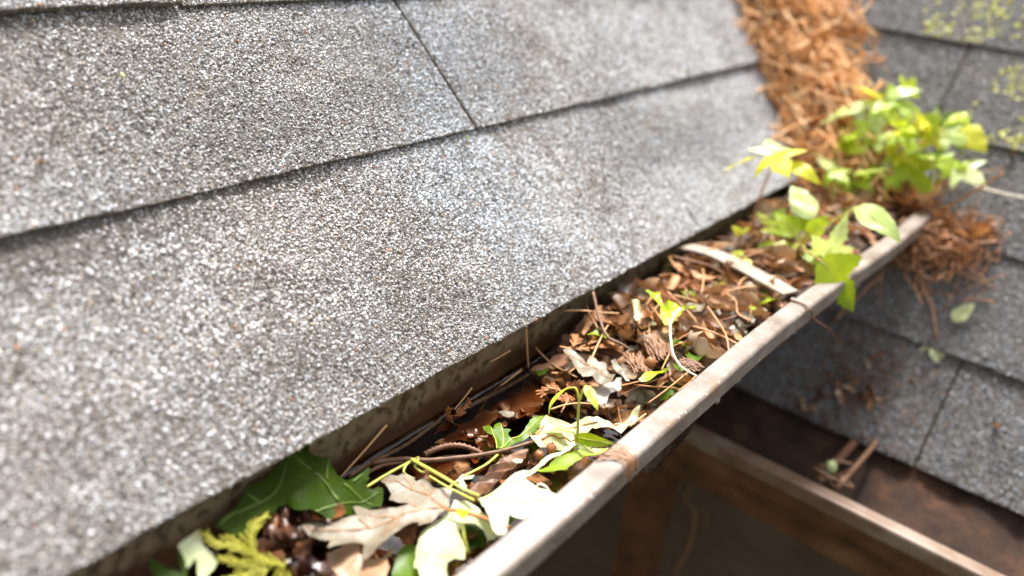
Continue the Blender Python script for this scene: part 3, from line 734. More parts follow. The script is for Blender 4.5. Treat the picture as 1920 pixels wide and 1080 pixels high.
# 2 white leaf
whp = [(0.0628,-0.166,-0.024),(0.0633,-0.161,-0.024),(0.0638,-0.1559,-0.024),(0.0648,-0.1455,-0.024),(0.0666,-0.1357,-0.024),(0.0678,-0.1246,-0.024),(0.07,-0.1145,-0.024),(0.0727,-0.106,-0.024),(0.076,-0.1009,-0.024),(0.0742,-0.1094,-0.024),(0.072,-0.1185,-0.024),(0.0705,-0.1269,-0.024),(0.071,-0.1338,-0.024),(0.0718,-0.141,-0.024),(0.0762,-0.1405,-0.024),(0.081,-0.1418,-0.024),(0.0856,-0.1418,-0.024),(0.0892,-0.1405,-0.024),(0.0924,-0.1387,-0.024),(0.0934,-0.1444,-0.024),(0.0921,-0.1528,-0.024),(0.0906,-0.1592,-0.024),(0.0885,-0.1633,-0.024),(0.0849,-0.1644,-0.024),(0.0815,-0.1654,-0.024),(0.0838,-0.1693,-0.024),(0.0863,-0.1723,-0.024),(0.088,-0.1771,-0.024),(0.0867,-0.1803,-0.024),(0.0828,-0.1783,-0.024),(0.0775,-0.1742,-0.024),(0.0712,-0.1707,-0.024),(0.0663,-0.1683,-0.024)]
zw = curl(-.026, .0036, 60, .08, 0, .06, -.14, 8)
flat_leaf('maple_leaf', 'bright white underside of a maple leaf resting against the gutter lip', 'leaf', whp, zw, M['white'],
    [[(0.0628,-0.166,-0.024),(0.0663,-0.1519,-0.024),(0.0684,-0.1379,-0.024),(0.0715,-0.1165,-0.024),(0.0751,-0.1025,-0.024)], [(0.0628,-0.166,-0.024),(0.0716,-0.1595,-0.024),(0.0803,-0.153,-0.024),(0.09,-0.1477,-0.024)], [(0.0628,-0.166,-0.024),(0.0706,-0.1684,-0.024),(0.0791,-0.174,-0.024),(0.0863,-0.1788,-0.024)], [(0.067,-0.1481,-0.024),(0.0701,-0.1449,-0.024),(0.0721,-0.1414,-0.024)]],
    M['creamvein'], [(0.0626,-0.1651,-0.025), (0.0552,-0.1687,-0.023), (0.0401,-0.1685,-0.024), (0.0245,-0.166,-0.028), (0.013,-0.1613,-0.034)], M['stem'], vr=.0005, sr=(.0007, .0010))

# 3 cream leaf
crp = [(0.0512,-0.1723,-0.034),(0.0492,-0.1675,-0.034),(0.0545,-0.1645,-0.034),(0.0623,-0.1643,-0.034),(0.0694,-0.1658,-0.034),(0.076,-0.1691,-0.034),(0.0812,-0.1736,-0.034),(0.0795,-0.1765,-0.034),(0.0749,-0.1744,-0.034),(0.0686,-0.1737,-0.034),(0.0642,-0.1773,-0.034),(0.065,-0.1814,-0.034),(0.07,-0.1858,-0.034),(0.0741,-0.1883,-0.034),(0.0772,-0.1904,-0.034),(0.0794,-0.1933,-0.034),(0.0816,-0.196,-0.034),(0.0776,-0.1981,-0.034),(0.0761,-0.2014,-0.034),(0.0782,-0.2041,-0.034),(0.08,-0.2056,-0.034),(0.0841,-0.2089,-0.034),(0.0877,-0.2156,-0.034),(0.0813,-0.2172,-0.034),(0.0757,-0.217,-0.034),(0.0715,-0.2137,-0.034),(0.0676,-0.2108,-0.034),(0.0655,-0.2115,-0.034),(0.0627,-0.2082,-0.034),(0.0598,-0.2048,-0.034),(0.0574,-0.2007,-0.034),(0.0547,-0.1968,-0.034),(0.0524,-0.1937,-0.034),(0.0527,-0.19,-0.034),(0.053,-0.1862,-0.034),(0.0524,-0.1784,-0.034)]
zc = curl(-.034, .004, 60, .04, 0, .06, -.2, 21)
flat_leaf('maple_leaf', 'cream green maple leaf lobe pointing down beside the tan leaf', 'leaf', crp, zc, M['cream'],
    [[(0.0556,-0.1738,-0.034),(0.0599,-0.1863,-0.034),(0.067,-0.1977,-0.034),(0.0753,-0.2092,-0.034)], [(0.0556,-0.1723,-0.034),(0.0639,-0.1684,-0.034),(0.0734,-0.1704,-0.034),(0.0801,-0.174,-0.034)], [(0.0574,-0.1805,-0.034),(0.0648,-0.1843,-0.034),(0.0736,-0.1888,-0.034)], [(0.065,-0.1946,-0.034),(0.0654,-0.2019,-0.034),(0.0656,-0.2097,-0.034)], [(0.0687,-0.1999,-0.034),(0.0741,-0.1983,-0.034),(0.0784,-0.196,-0.034)]],
    M['creamvein'], vr=.0005)
flat_leaf('leaf_scrap', 'crumpled yellow leaf scrap stuck on the cream leaf', 'leaf', [(0.0595,-0.1775,-0.028),(0.0601,-0.1755,-0.028),(0.0637,-0.1763,-0.028),(0.0645,-0.174,-0.028),(0.0666,-0.179,-0.028),(0.066,-0.1809,-0.028),(0.063,-0.1797,-0.028)], curl(-.0265,.002,200,0,0,0,0,4), M['yellowleaf'], step=.0015)

# 4 dark green leaf tucked under the eave
grp = [(-0.0111,-0.2065,-0.0117),(-0.0092,-0.2098,-0.0129),(-0.0069,-0.2113,-0.0144),(-0.0046,-0.2095,-0.0159),(-0.002,-0.208,-0.0175),(-0.0002,-0.205,-0.0187),(0.0026,-0.2054,-0.0205),(0.0059,-0.2055,-0.0226),(0.0085,-0.204,-0.0243),(0.0103,-0.2027,-0.0254),(0.0097,-0.1946,-0.025),(0.0083,-0.187,-0.0241),(0.0105,-0.188,-0.0255),(0.0122,-0.191,-0.0266),(0.0132,-0.1907,-0.0273),(0.0162,-0.1964,-0.0292),(0.0193,-0.1934,-0.0312),(0.0189,-0.1905,-0.0309),(0.0208,-0.1888,-0.0321),(0.0235,-0.1911,-0.0338),(0.0274,-0.1958,-0.0364),(0.0237,-0.2011,-0.0339),(0.0236,-0.2104,-0.0339),(0.0206,-0.2169,-0.032),(0.0189,-0.2217,-0.0309),(0.0139,-0.2245,-0.0277),(0.0117,-0.2287,-0.0263),(0.0083,-0.2327,-0.0241),(0.004,-0.2328,-0.0214),(0.0043,-0.2378,-0.0215),(0.0061,-0.2424,-0.0227),(0.0038,-0.2509,-0.0212),(0.0091,-0.2571,-0.0246),(0.0072,-0.2601,-0.0234),(0.0053,-0.2618,-0.0222),(0.0012,-0.2647,-0.0196),(-0.0006,-0.2663,-0.0184),(-0.0016,-0.2613,-0.0178),(-0.0024,-0.2563,-0.0173),(-0.0035,-0.2532,-0.0165),(-0.0047,-0.2501,-0.0158),(-0.0061,-0.246,-0.0149),(-0.0072,-0.2413,-0.0142),(-0.0071,-0.2382,-0.0143),(-0.0085,-0.2338,-0.0134),(-0.0096,-0.2256,-0.0127),(-0.0111,-0.2202,-0.0117),(-0.0104,-0.2164,-0.0121),(-0.0114,-0.2121,-0.0115)]
zg = curl(-.0188, .0034, 75, -.64, 0, .0, -.2, 14)
flat_leaf('maple_leaf', 'dark green maple leaf tucked beneath the shingle edge', 'leaf', grp, zg, M['green'],
    [[(0.0154,-0.2123,-0.0287),(0.0116,-0.212,-0.0262),(0.0047,-0.2126,-0.0218),(-0.0037,-0.2147,-0.0164),(-0.0096,-0.2187,-0.0126)], [(-0.0,-0.2645,-0.0188),(-0.0014,-0.257,-0.0179),(-0.0009,-0.2528,-0.0182),(0.0003,-0.2444,-0.019),(-0.0018,-0.2332,-0.0176),(-0.0084,-0.2231,-0.0134)], [(0.0055,-0.211,-0.0223),(0.0024,-0.2081,-0.0204),(0.0005,-0.2051,-0.0191)], [(0.0139,-0.2245,-0.0277),(0.016,-0.2148,-0.029),(0.019,-0.2045,-0.0309),(0.0226,-0.1914,-0.0333)], [(0.0107,-0.2049,-0.0256),(0.0167,-0.2017,-0.0295),(0.0245,-0.198,-0.0345)], [(0.0116,-0.2,-0.0262),(0.0107,-0.1925,-0.0256)], [(0.0003,-0.2444,-0.019),(-0.0024,-0.2456,-0.0173),(-0.0045,-0.2471,-0.0159)]],
    M['greenvein'], vr=.0006)
# 5..9 other flat leaves near the front
flat_leaf('leaf_scrap', 'pale green torn leaf piece beside the yellow cedar sprig', 'leaf', [(-0.0003,-0.2836,-0.0166),(-0.0013,-0.2782,-0.016),(-0.0013,-0.2734,-0.016),(0.0018,-0.2738,-0.0179),(0.0042,-0.2751,-0.0195),(0.0086,-0.2739,-0.0223),(0.0129,-0.2741,-0.0251),(0.014,-0.2766,-0.0258),(0.0143,-0.2792,-0.0259),(0.0155,-0.2828,-0.0267),(0.0109,-0.2823,-0.0237),(0.0061,-0.2798,-0.0207),(0.0076,-0.2848,-0.0217),(0.0033,-0.2836,-0.0189)], curl(-.0168,.002,60,-.64,0,0,-.26,31), M['cream'])
flat_leaf('leaf_scrap', 'dark green leaf tip nearest the corner below the shingles', 'leaf', [(-0.0044,-0.2941,-0.016),(-0.0022,-0.2923,-0.0174),(0.0002,-0.2907,-0.0189),(0.0045,-0.2889,-0.0217),(0.0075,-0.2869,-0.0236),(-0.0006,-0.2836,-0.0184),(-0.0007,-0.2815,-0.0183),(0.0088,-0.2855,-0.0245),(0.0115,-0.2883,-0.0262),(0.0103,-0.2927,-0.0254),(0.005,-0.2957,-0.022),(-0.0008,-0.2952,-0.0183)], curl(-.0188,.002,60,-.64,0,0,-.27,33), M['green'])
flat_leaf('maple_leaf', 'light brown crinkled leaf at the bottom edge under the tan leaf', 'leaf', [(0.0285,-0.23,-0.037),(0.0299,-0.2275,-0.037),(0.0317,-0.2249,-0.037),(0.0322,-0.2219,-0.037),(0.0334,-0.2194,-0.037),(0.0327,-0.2153,-0.037),(0.032,-0.2116,-0.037),(0.0354,-0.2153,-0.037),(0.0388,-0.2188,-0.037),(0.0432,-0.222,-0.037),(0.0452,-0.2168,-0.037),(0.0475,-0.2129,-0.037),(0.0472,-0.2089,-0.037),(0.049,-0.2063,-0.037),(0.0506,-0.209,-0.037),(0.0502,-0.2136,-0.037),(0.0541,-0.2163,-0.037),(0.0571,-0.2182,-0.037),(0.0591,-0.2218,-0.037),(0.0636,-0.2266,-0.037),(0.0617,-0.235,-0.037),(0.0541,-0.2394,-0.037),(0.0493,-0.2461,-0.037),(0.0418,-0.2475,-0.037),(0.0369,-0.2431,-0.037),(0.0356,-0.2382,-0.037),(0.0368,-0.2354,-0.037),(0.0329,-0.2328,-0.037)], curl(-.0375,.0042,75,0,0,0,0,41), M['rustleaf2'] if 'rustleaf2' in M else M['tan'],
    [[(0.0345,-0.2144,-0.037),(0.0394,-0.2199,-0.037),(0.042,-0.2256,-0.037),(0.0417,-0.2323,-0.037),(0.0424,-0.2378,-0.037)], [(0.0446,-0.2198,-0.037),(0.0462,-0.2247,-0.037),(0.0493,-0.2297,-0.037)], [(0.0519,-0.2152,-0.037),(0.0497,-0.2214,-0.037),(0.0501,-0.2304,-0.037)]], M['tanvein'])
flat_leaf('leaf_scrap', 'yellow spotted green leaf standing in water below the cream leaf', 'leaf', [(0.0492,-0.2056,-0.043),(0.0479,-0.2025,-0.043),(0.0478,-0.1992,-0.043),(0.052,-0.1969,-0.043),(0.0554,-0.1996,-0.043),(0.0569,-0.2023,-0.043),(0.0593,-0.2041,-0.043),(0.0626,-0.2042,-0.043),(0.0707,-0.2123,-0.043),(0.0616,-0.221,-0.043),(0.0554,-0.2152,-0.043),(0.0521,-0.2103,-0.043)], curl(-.0425,.002,60,0,0,0,0,47), M['freshgreen'])
flat_leaf('leaf_scrap', 'wet green leaf framed by the cream leaf arch', 'leaf', [(0.0598,-0.1749,-0.043),(0.0584,-0.1712,-0.043),(0.0586,-0.1692,-0.043),(0.0618,-0.1672,-0.043),(0.067,-0.1664,-0.043),(0.0736,-0.1696,-0.043),(0.0753,-0.1721,-0.043),(0.0757,-0.1743,-0.043),(0.0726,-0.1773,-0.043),(0.0714,-0.1812,-0.043),(0.0661,-0.1797,-0.043)], curl(-.0425,.0015,60,0,0,0,0,49), M['green'])
tube_ = tag(tube('leaf_stalk', [(0.0656,-0.1794,-0.032), (0.0692,-0.1822,-0.036), (0.0722,-0.1826,-0.043)], .0009, .0012, M['stem']), 'short yellow stalk standing in front of the wet green leaf', 'stalk')
flat_leaf('leaf_scrap', 'small olive leaf peeking out between white leaf and gutter lip', 'leaf', [(0.0747,-0.1562,-0.038),(0.0732,-0.1526,-0.038),(0.0756,-0.1509,-0.038),(0.0785,-0.1498,-0.038),(0.078,-0.1561,-0.038),(0.0786,-0.1598,-0.038)], curl(-.037,.001,60), M['freshgreen'])
flat_leaf('oak_leaf', 'jagged bright green leaf fragment in front of the twig', 'leaf', [(0.0169,-0.1084,-0.037),(0.0188,-0.1052,-0.037),(0.0213,-0.1062,-0.037),(0.0244,-0.1078,-0.037),(0.0224,-0.105,-0.037),(0.0219,-0.1033,-0.037),(0.0226,-0.1001,-0.037),(0.0256,-0.1018,-0.037),(0.0283,-0.1038,-0.037),(0.0303,-0.1022,-0.037),(0.032,-0.1011,-0.037),(0.0329,-0.1049,-0.037),(0.0346,-0.1066,-0.037),(0.0376,-0.108,-0.037),(0.0376,-0.1024,-0.037),(0.0369,-0.0949,-0.037),(0.0338,-0.086,-0.037),(0.034,-0.0821,-0.037),(0.0348,-0.0788,-0.037),(0.0348,-0.0699,-0.037),(0.0397,-0.0774,-0.037),(0.041,-0.0835,-0.037),(0.0419,-0.0897,-0.037),(0.0425,-0.0939,-0.037),(0.0411,-0.1067,-0.037),(0.0415,-0.1152,-0.037),(0.0379,-0.12,-0.037),(0.0324,-0.1157,-0.037),(0.0272,-0.1119,-0.037),(0.024,-0.1128,-0.037)], curl(-.037,.0025,70,0,0,0,0,61), M['freshgreen'],
    [[(0.0374,-0.1201,-0.037),(0.03,-0.1136,-0.037),(0.0208,-0.1067,-0.037)], [(0.0384,-0.119,-0.037),(0.038,-0.1077,-0.037),(0.0386,-0.0955,-0.037),(0.0354,-0.0743,-0.037)], [(0.038,-0.1155,-0.037),(0.0324,-0.1088,-0.037),(0.024,-0.101,-0.037)]], M['stem'])
flat_leaf('maple_leaf', 'lime green leaf half hidden behind the white leaf tip', 'leaf', [(0.0649,-0.1235,-0.033),(0.0649,-0.1174,-0.033),(0.0657,-0.1105,-0.033),(0.0644,-0.1022,-0.033),(0.0707,-0.0926,-0.033),(0.075,-0.0849,-0.033),(0.0783,-0.0827,-0.033),(0.0827,-0.0777,-0.033),(0.0825,-0.0838,-0.033),(0.0803,-0.0893,-0.033),(0.0777,-0.0941,-0.033),(0.0759,-0.1001,-0.033),(0.0753,-0.1059,-0.033),(0.0768,-0.1095,-0.033),(0.0726,-0.1118,-0.033),(0.0733,-0.1191,-0.033),(0.0682,-0.1218,-0.033)], curl(-.034,.002,70,.05,0,.07,-.1,63), M['limeflat'] if 'limeflat' in M else M['freshgreen'])
ppts = [(0.0458,-0.1034,-0.03),(0.0469,-0.0959,-0.03),(0.0444,-0.0909,-0.03),(0.0431,-0.0875,-0.03),(0.0463,-0.0781,-0.03),(0.0507,-0.0735,-0.03),(0.056,-0.0704,-0.03),(0.0685,-0.0612,-0.03),(0.0724,-0.0559,-0.03),(0.0755,-0.049,-0.03),(0.0751,-0.0405,-0.03),(0.0767,-0.0349,-0.03),(0.0797,-0.042,-0.03),(0.0823,-0.0493,-0.03),(0.0815,-0.0549,-0.03),(0.0798,-0.0599,-0.03),(0.0733,-0.0686,-0.03),(0.0672,-0.0722,-0.03),(0.068,-0.0806,-0.03),(0.07,-0.0854,-0.03),(0.0697,-0.0935,-0.03),(0.0678,-0.0976,-0.03),(0.0641,-0.1025,-0.03),(0.0595,-0.1028,-0.03),(0.0552,-0.1051,-0.03),(0.0495,-0.1042,-0.03)]
flat_leaf('maple_leaf', 'pale rumpled leaf lying wet behind the little sprout', 'leaf', ppts, curl(-.032,.0065,85,.05,0,.06,-.09,71), M['white2'] if 'white2' in M else M['cream'], step=.002,
    veins=[[(0.0462,-0.1031,-0.03),(0.0487,-0.0865,-0.03),(0.0585,-0.0739,-0.03),(0.0708,-0.0648,-0.03),(0.0789,-0.0466,-0.03)], [(0.053,-0.1006,-0.03),(0.0581,-0.0908,-0.03),(0.0675,-0.0834,-0.03)]], veinmat=M['tanvein'], vr=.0007)
# brown leaves lying in the water
def wet_leaf(label, pts, z, seed, name='oak_leaf', mat='wetdead', amp=.0015):
    return flat_leaf(name, label, 'leaf', pts, curl(z, amp, 60, 0, 0, 0, 0, seed), M[mat])
wet_leaf('reddish brown lobed oak leaf under water below the rusty cedar frond', [(0.0034,-0.134,-0.047),(0.0036,-0.1269,-0.047),(0.0012,-0.12,-0.047),(0.003,-0.1158,-0.047),(0.0006,-0.1086,-0.047),(0.0018,-0.0973,-0.047),(0.0008,-0.088,-0.047),(0.005,-0.0863,-0.047),(0.0069,-0.0817,-0.047),(0.0109,-0.0866,-0.047),(0.0119,-0.0944,-0.047),(0.0179,-0.1005,-0.047),(0.0144,-0.1053,-0.047),(0.0175,-0.1104,-0.047),(0.0207,-0.1117,-0.047),(0.0166,-0.1171,-0.047),(0.0111,-0.1216,-0.047),(0.0092,-0.1314,-0.047)], -.0462, 81)
wet_leaf('large brown leaf lying flat in the water beside the far end of the waterline', [(0.0023,-0.0832,-0.046),(0.0018,-0.0758,-0.046),(0.0046,-0.0617,-0.046),(0.0032,-0.0489,-0.046),(0.0029,-0.0373,-0.046),(0.0148,-0.0396,-0.046),(0.0203,-0.0508,-0.046),(0.0252,-0.0646,-0.046),(0.0229,-0.0723,-0.046),(0.0209,-0.082,-0.046),(0.0138,-0.0868,-0.046)], -.0455, 83)
wet_leaf('dark brown sunken leaf between the twig and the yellow stalk', [(0.0068,-0.1429,-0.05),(0.0126,-0.1348,-0.05),(0.0202,-0.1283,-0.05),(0.0267,-0.1206,-0.05),(0.0308,-0.1131,-0.05),(0.0349,-0.1209,-0.05),(0.0342,-0.1321,-0.05),(0.0306,-0.1398,-0.05),(0.0238,-0.1466,-0.05),(0.0168,-0.1476,-0.05)], -.0505, 85)
wet_leaf('dark brown sunken leaf along the back wall near the green leaf', [(-0.0127,-0.1647,-0.05),(-0.0067,-0.1544,-0.05),(0.0012,-0.1485,-0.05),(0.013,-0.1493,-0.05),(0.0117,-0.1588,-0.05),(0.005,-0.1655,-0.05),(0.0059,-0.1764,-0.05),(-0.0011,-0.1776,-0.05)], -.051, 87)
wet_leaf('small pale leaf scrap floating beside the oak leaf', [(0.0114,-0.0874,-0.045),(0.0127,-0.0822,-0.045),(0.0165,-0.0783,-0.045),(0.0195,-0.0803,-0.045),(0.0187,-0.0862,-0.045),(0.0159,-0.0878,-0.045)], -.0435, 89, 'leaf_scrap', 'tan')
wet_leaf('pale torn scrap on the bark strip', [(0.0418,-0.1573,-0.036),(0.041,-0.1524,-0.036),(0.0442,-0.1463,-0.036),(0.0451,-0.1502,-0.036),(0.0433,-0.1549,-0.036),(0.0477,-0.1571,-0.036),(0.0518,-0.1603,-0.036),(0.049,-0.1613,-0.036)], -.034, 91, 'leaf_scrap', 'cream')
wet_leaf('little cream scrap under the bright green fragment', [(0.0504,-0.1236,-0.038),(0.051,-0.1205,-0.038),(0.0539,-0.118,-0.038),(0.0549,-0.1207,-0.038),(0.0532,-0.1232,-0.038)], -.036, 93, 'leaf_scrap', 'cream')
wet_leaf('brown leaf under the small sprout in shallow water', [(0.0592,-0.1173,-0.045),(0.0609,-0.1116,-0.045),(0.0677,-0.1109,-0.045),(0.0724,-0.1141,-0.045),(0.07,-0.1204,-0.045),(0.0634,-0.1212,-0.045),(0.0585,-0.1211,-0.045)], -.0435, 95, 'leaf_scrap')
wet_leaf('brown rotten leaf by the lip beside the sprout stem', [(0.0711,-0.098,-0.042),(0.0713,-0.0914,-0.042),(0.0747,-0.0858,-0.042),(0.0794,-0.0875,-0.042),(0.0793,-0.096,-0.042),(0.0791,-0.1043,-0.042),(0.0759,-0.1056,-0.042)], -.0405, 97, 'leaf_scrap', 'rustleaf', .004)

# bark strip, twig, catkin
bk = [(0.047,-0.156,-0.04),(0.0447,-0.1479,-0.04),(0.0428,-0.1401,-0.04),(0.0419,-0.1318,-0.04),(0.041,-0.1233,-0.04),(0.0411,-0.1158,-0.04),(0.0421,-0.1092,-0.04),(0.0476,-0.1032,-0.04),(0.0504,-0.1117,-0.04),(0.0503,-0.1193,-0.04),(0.0498,-0.1249,-0.04),(0.0508,-0.132,-0.04),(0.0517,-0.139,-0.04),(0.0522,-0.1453,-0.04),(0.0522,-0.1509,-0.04),(0.0518,-0.1559,-0.04)]
cxb = sum(p[0] for p in bk) / len(bk); cyb = sum(p[1] for p in bk) / len(bk)
V, F = triangulate(densify([(p[0], p[1]) for p in bk], .002, .0005), .0022)
zb = lambda x, y: -.0405 + .0025 * math.sin((x - y * .55) * 900) * .5 + mnoise.noise(Vector((x * 160, y * 60, 1))) * .0022
vv = [(p.x - cxb, p.y - cyb, zb(p.x, p.y)) for p in V] + [(p.x - cxb, p.y - cyb, -.047) for p in V]
nb = len(V); ed = {}
for t in F:
    for i in range(3):
        e_ = (t[i], t[(i + 1) % 3]); ed[e_] = 1
rim = [(a, b) for (a, b) in ed if (b, a) not in ed]
bo = obj('bark_strip', vv, F + [(c + nb, b + nb, a + nb) for a, b, c in F] + [(b, a, a + nb, b + nb) for a, b in rim], M['wood'], smooth=False)
bo.location = (cxb, cyb, 0); tag(bo, 'wet brown strip of bark behind the white leaf', 'bark')
def px_tube(name, label, cat, pts, r0, r1, mat, n=20, wob=.07, sides=7, flat=1., group=None):
    c = Vector(pts[0])
    v, f = tube_geo([Vector(p) - c for p in pts], r0, r1, n, sides, 0, flat, wob)
    o = obj(name, v, f, M[mat]); o.location = c
    return tag(o, label, cat, group)
px_tube('twig', 'long tapering brown twig lying across the water', 'twig', [(-0.0063,-0.1725,-0.041), (0.0032,-0.1602,-0.04), (0.0155,-0.1525,-0.038), (0.0259,-0.1429,-0.036), (0.0357,-0.1326,-0.034), (0.0444,-0.1209,-0.032), (0.0511,-0.1061,-0.031)], .0016, .0009, 'brownstem', 24, .1)
px_tube('twig', 'thin dark split twig beside the thick end of the long twig', 'twig', [(-0.0032,-0.1763,-0.043), (-0.001,-0.1678,-0.042), (0.0079,-0.1568,-0.041), (0.0146,-0.1514,-0.041)], .0012, .0006, 'brownstem', 14, .1)
px_tube('catkin', 'brown segmented catkin lying in the water behind the twig', 'catkin', [(0.0072,-0.1458,-0.043), (0.0089,-0.1393,-0.042), (0.0118,-0.1316,-0.042), (0.0173,-0.1261,-0.042), (0.0249,-0.1225,-0.043), (0.0288,-0.1214,-0.044)], 0.0018, .0013, 'wood', 40, .28, 8)
# yellow stalks
px_tube('leaf_stalk', 'yellow leaf stalk running to the dark green leaf', 'stalk', [(0.0123,-0.1923,-0.034), (0.0116,-0.1777,-0.035), (0.0109,-0.1619,-0.037), (0.0101,-0.153,-0.039)], .0007, .0008, 'stem')
px_tube('leaf_stalk', 'thin yellow stalk crossing from the green fragment down to the tan leaf', 'stalk', [(0.0427,-0.1668,-0.033), (0.0418,-0.1542,-0.033), (0.0439,-0.1379,-0.033), (0.0423,-0.1253,-0.034)], .0005, .0007, 'stem')
px_tube('leaf_stalk', 'pale yellow stalk running under the thick white leaf stalk', 'stalk', [(0.0302,-0.1658,-0.032), (0.0426,-0.1652,-0.032), (0.0523,-0.1648,-0.031), (0.06,-0.1657,-0.029)], .0006, .0008, 'stem')
px_tube('tendril', 'curly yellow tendril hooked below the twig', 'tendril', [(0.0119,-0.159,-0.036), (0.0141,-0.1663,-0.034), (0.0162,-0.1702,-0.035), (0.0182,-0.169,-0.037), (0.0217,-0.1673,-0.038)], .0007, .0005, 'stem')
px_tube('tendril', 'second yellow tendril curling beside the thick stalk', 'tendril', [(0.0145,-0.158,-0.035), (0.0186,-0.1646,-0.033), (0.0227,-0.1647,-0.034), (0.0231,-0.1622,-0.036)], .0007, .0005, 'stem')
px_tube('leaf_stalk', 'cream curl of stalk at the edge of the white leaf', 'stalk', [(0.0734,-0.1335,-0.034), (0.075,-0.1316,-0.031), (0.0786,-0.1309,-0.031), (0.0812,-0.1302,-0.034)], .0009, .0007, 'palestem')

# black wet rotten leaf, seeds
def lump(name, pts, r0, r1, mat, parent, n, sides, flat=.7, wob=.2):
    v, f = tube_geo(pts, r0, r1, n * 2, 12, 0, flat, .05)
    v = [p + Vector((mnoise.noise(p * 260), mnoise.noise(p * 260 + Vector((9, 0, 0))), mnoise.noise(p * 260 + Vector((0, 9, 0))))) * r0 * .8 for p in v]
    return obj(name, v, f, mat, parent)
rot = empty('rotten_leaf', (0.0002,-0.2284,-0.034), 'black glistening rotten leaf clump beside the orange seeds', 'leaf')
lump('folded_blade', [(-0.0032,-0.2159,-0.026),(-0.0053,-0.2173,-0.026),(-0.0039,-0.2219,-0.026),(0.0008,-0.2288,-0.026),(0.0042,-0.2339,-0.026),(0.0092,-0.2384,-0.026),(0.0159,-0.241,-0.026),(0.0229,-0.243,-0.026)], .0014, .0024, M['blackwet'], rot, 24, 9, flat=.7, wob=.25)
def scrap_mesh(L0, W0, lob, curl_, bend, tw, mat, seed):
    r_ = random.Random(seed); poly = []
    n_ = 16
    for sgn in (1, -1):
        rng_ = range(n_ + 1) if sgn > 0 else range(n_ - 1, 0, -1)
        for i in rng_:
            t = i / n_
            w = W0 * math.sin(math.pi * min(1, t * .97 + .015)) ** .7 * (1 + lob * math.sin(t * 19 + seed) * (1 if t > .1 else 0)) * r_.uniform(.85, 1.12)
            poly.append(Vector((sgn * max(w, .0006), t * L0)))
    V, F = triangulate(poly, max(L0 / 11, .002)); out = []
    for p in V:
        t = p.y / L0; a = curl_ * p.x / W0
        x = W0 / max(abs(curl_), .01) * math.sin(a) if abs(curl_) > .05 else p.x; z = W0 / max(abs(curl_), .01) * (1 - math.cos(a)) if abs(curl_) > .05 else 0
        ph = tw * (t - .5); x, z = x * math.cos(ph) - z * math.sin(ph), x * math.sin(ph) + z * math.cos(ph)
        b = bend * (t - .5); yy = (math.sin(b) / bend if abs(bend) > .05 else (t - .5)) * L0; zz = ((1 - math.cos(b)) / bend if abs(bend) > .05 else 0) * L0
        q = Vector((x, yy - z * math.sin(b), zz + z * math.cos(b)))
        q += Vector((mnoise.noise(q * 90 + Vector((seed, 0, 0))), mnoise.noise(q * 90 + Vector((0, seed, 0))), mnoise.noise(q * 110 + Vector((0, 0, seed))))) * .0022
        out.append(q)
    return mesh('curled_leaf', out, F, mat)

for k, p in enumerate([(0.0056,-0.2344,-0.032),(0.0116,-0.2271,-0.032),(0.0142,-0.2205,-0.032),(0.0119,-0.244,-0.032),(0.0161,-0.2373,-0.032),(0.016,-0.2501,-0.032),(0.0215,-0.2447,-0.032),(0.0276,-0.2413,-0.032),(0.0244,-0.2515,-0.032),(0.0312,-0.2473,-0.032),(0.0383,-0.244,-0.032)]):
    o = bpy.data.objects.new('folded_blade', scrap_mesh(rnd.uniform(.018, .03), rnd.uniform(.004, .009), .4, rnd.uniform(.6, 1.6) * rnd.choice((1, -1)), rnd.uniform(-1.5, 1.5), rnd.uniform(-2, 2), M[('blackwet', 'blackwet', 'wetdead')[k % 3]], 900 + k)); COL.objects.link(o); o.parent = rot
    o.location = Vector(p) - rot.location + Vector((0, 0, rnd.uniform(-.005, .002))); o.rotation_euler = (rnd.gauss(0, .6), rnd.gauss(0, .6), rnd.uniform(0, 6))
for lab, c, rz in (('plump orange brown seed leaning on the black rotten leaf', (0.0052,-0.2407,-0.029), .9), ('darker brown seed half hidden behind the orange seed', (0.0014,-0.2419,-0.033), .7)):
    v, f = ellipsoid_geo((0, 0, 0), (.0023, .0052, .0022), 12, 10, .1)
    o = obj('seed', v, f, M['seed']); o.location = c; o.rotation_euler = (.3, .1, rz); tag(o, lab, 'seed')
for lab, c, r_ in (('larger russet berry beside the pale rumpled leaf', (0.0611,-0.1026,-0.032), .0031), ('smaller russet berry next to the larger one', (0.0583,-0.1097,-0.034), .0027),
                   ('round brown acorn nestled among the curled leaves', (0.0668,-0.0104,-0.014), .0036)):
    v, f = ellipsoid_geo((0, 0, 0), (r_, r_ * .95, r_ * 1.05), 14, 10, .12)
    o = obj('berry' if 'berry' in lab else 'acorn', v, f, M['seed']); o.location = c; tag(o, lab, 'berry' if 'berry' in lab else 'acorn')
    tip = bpy.data.objects.new('tip', mesh('tip', *tube_geo([(0, 0, r_ * .9), (0, .0004, r_ * 1.35)], .0006, .0003, 3, 5), M['brownstem'])); COL.objects.link(tip); tip.parent = o

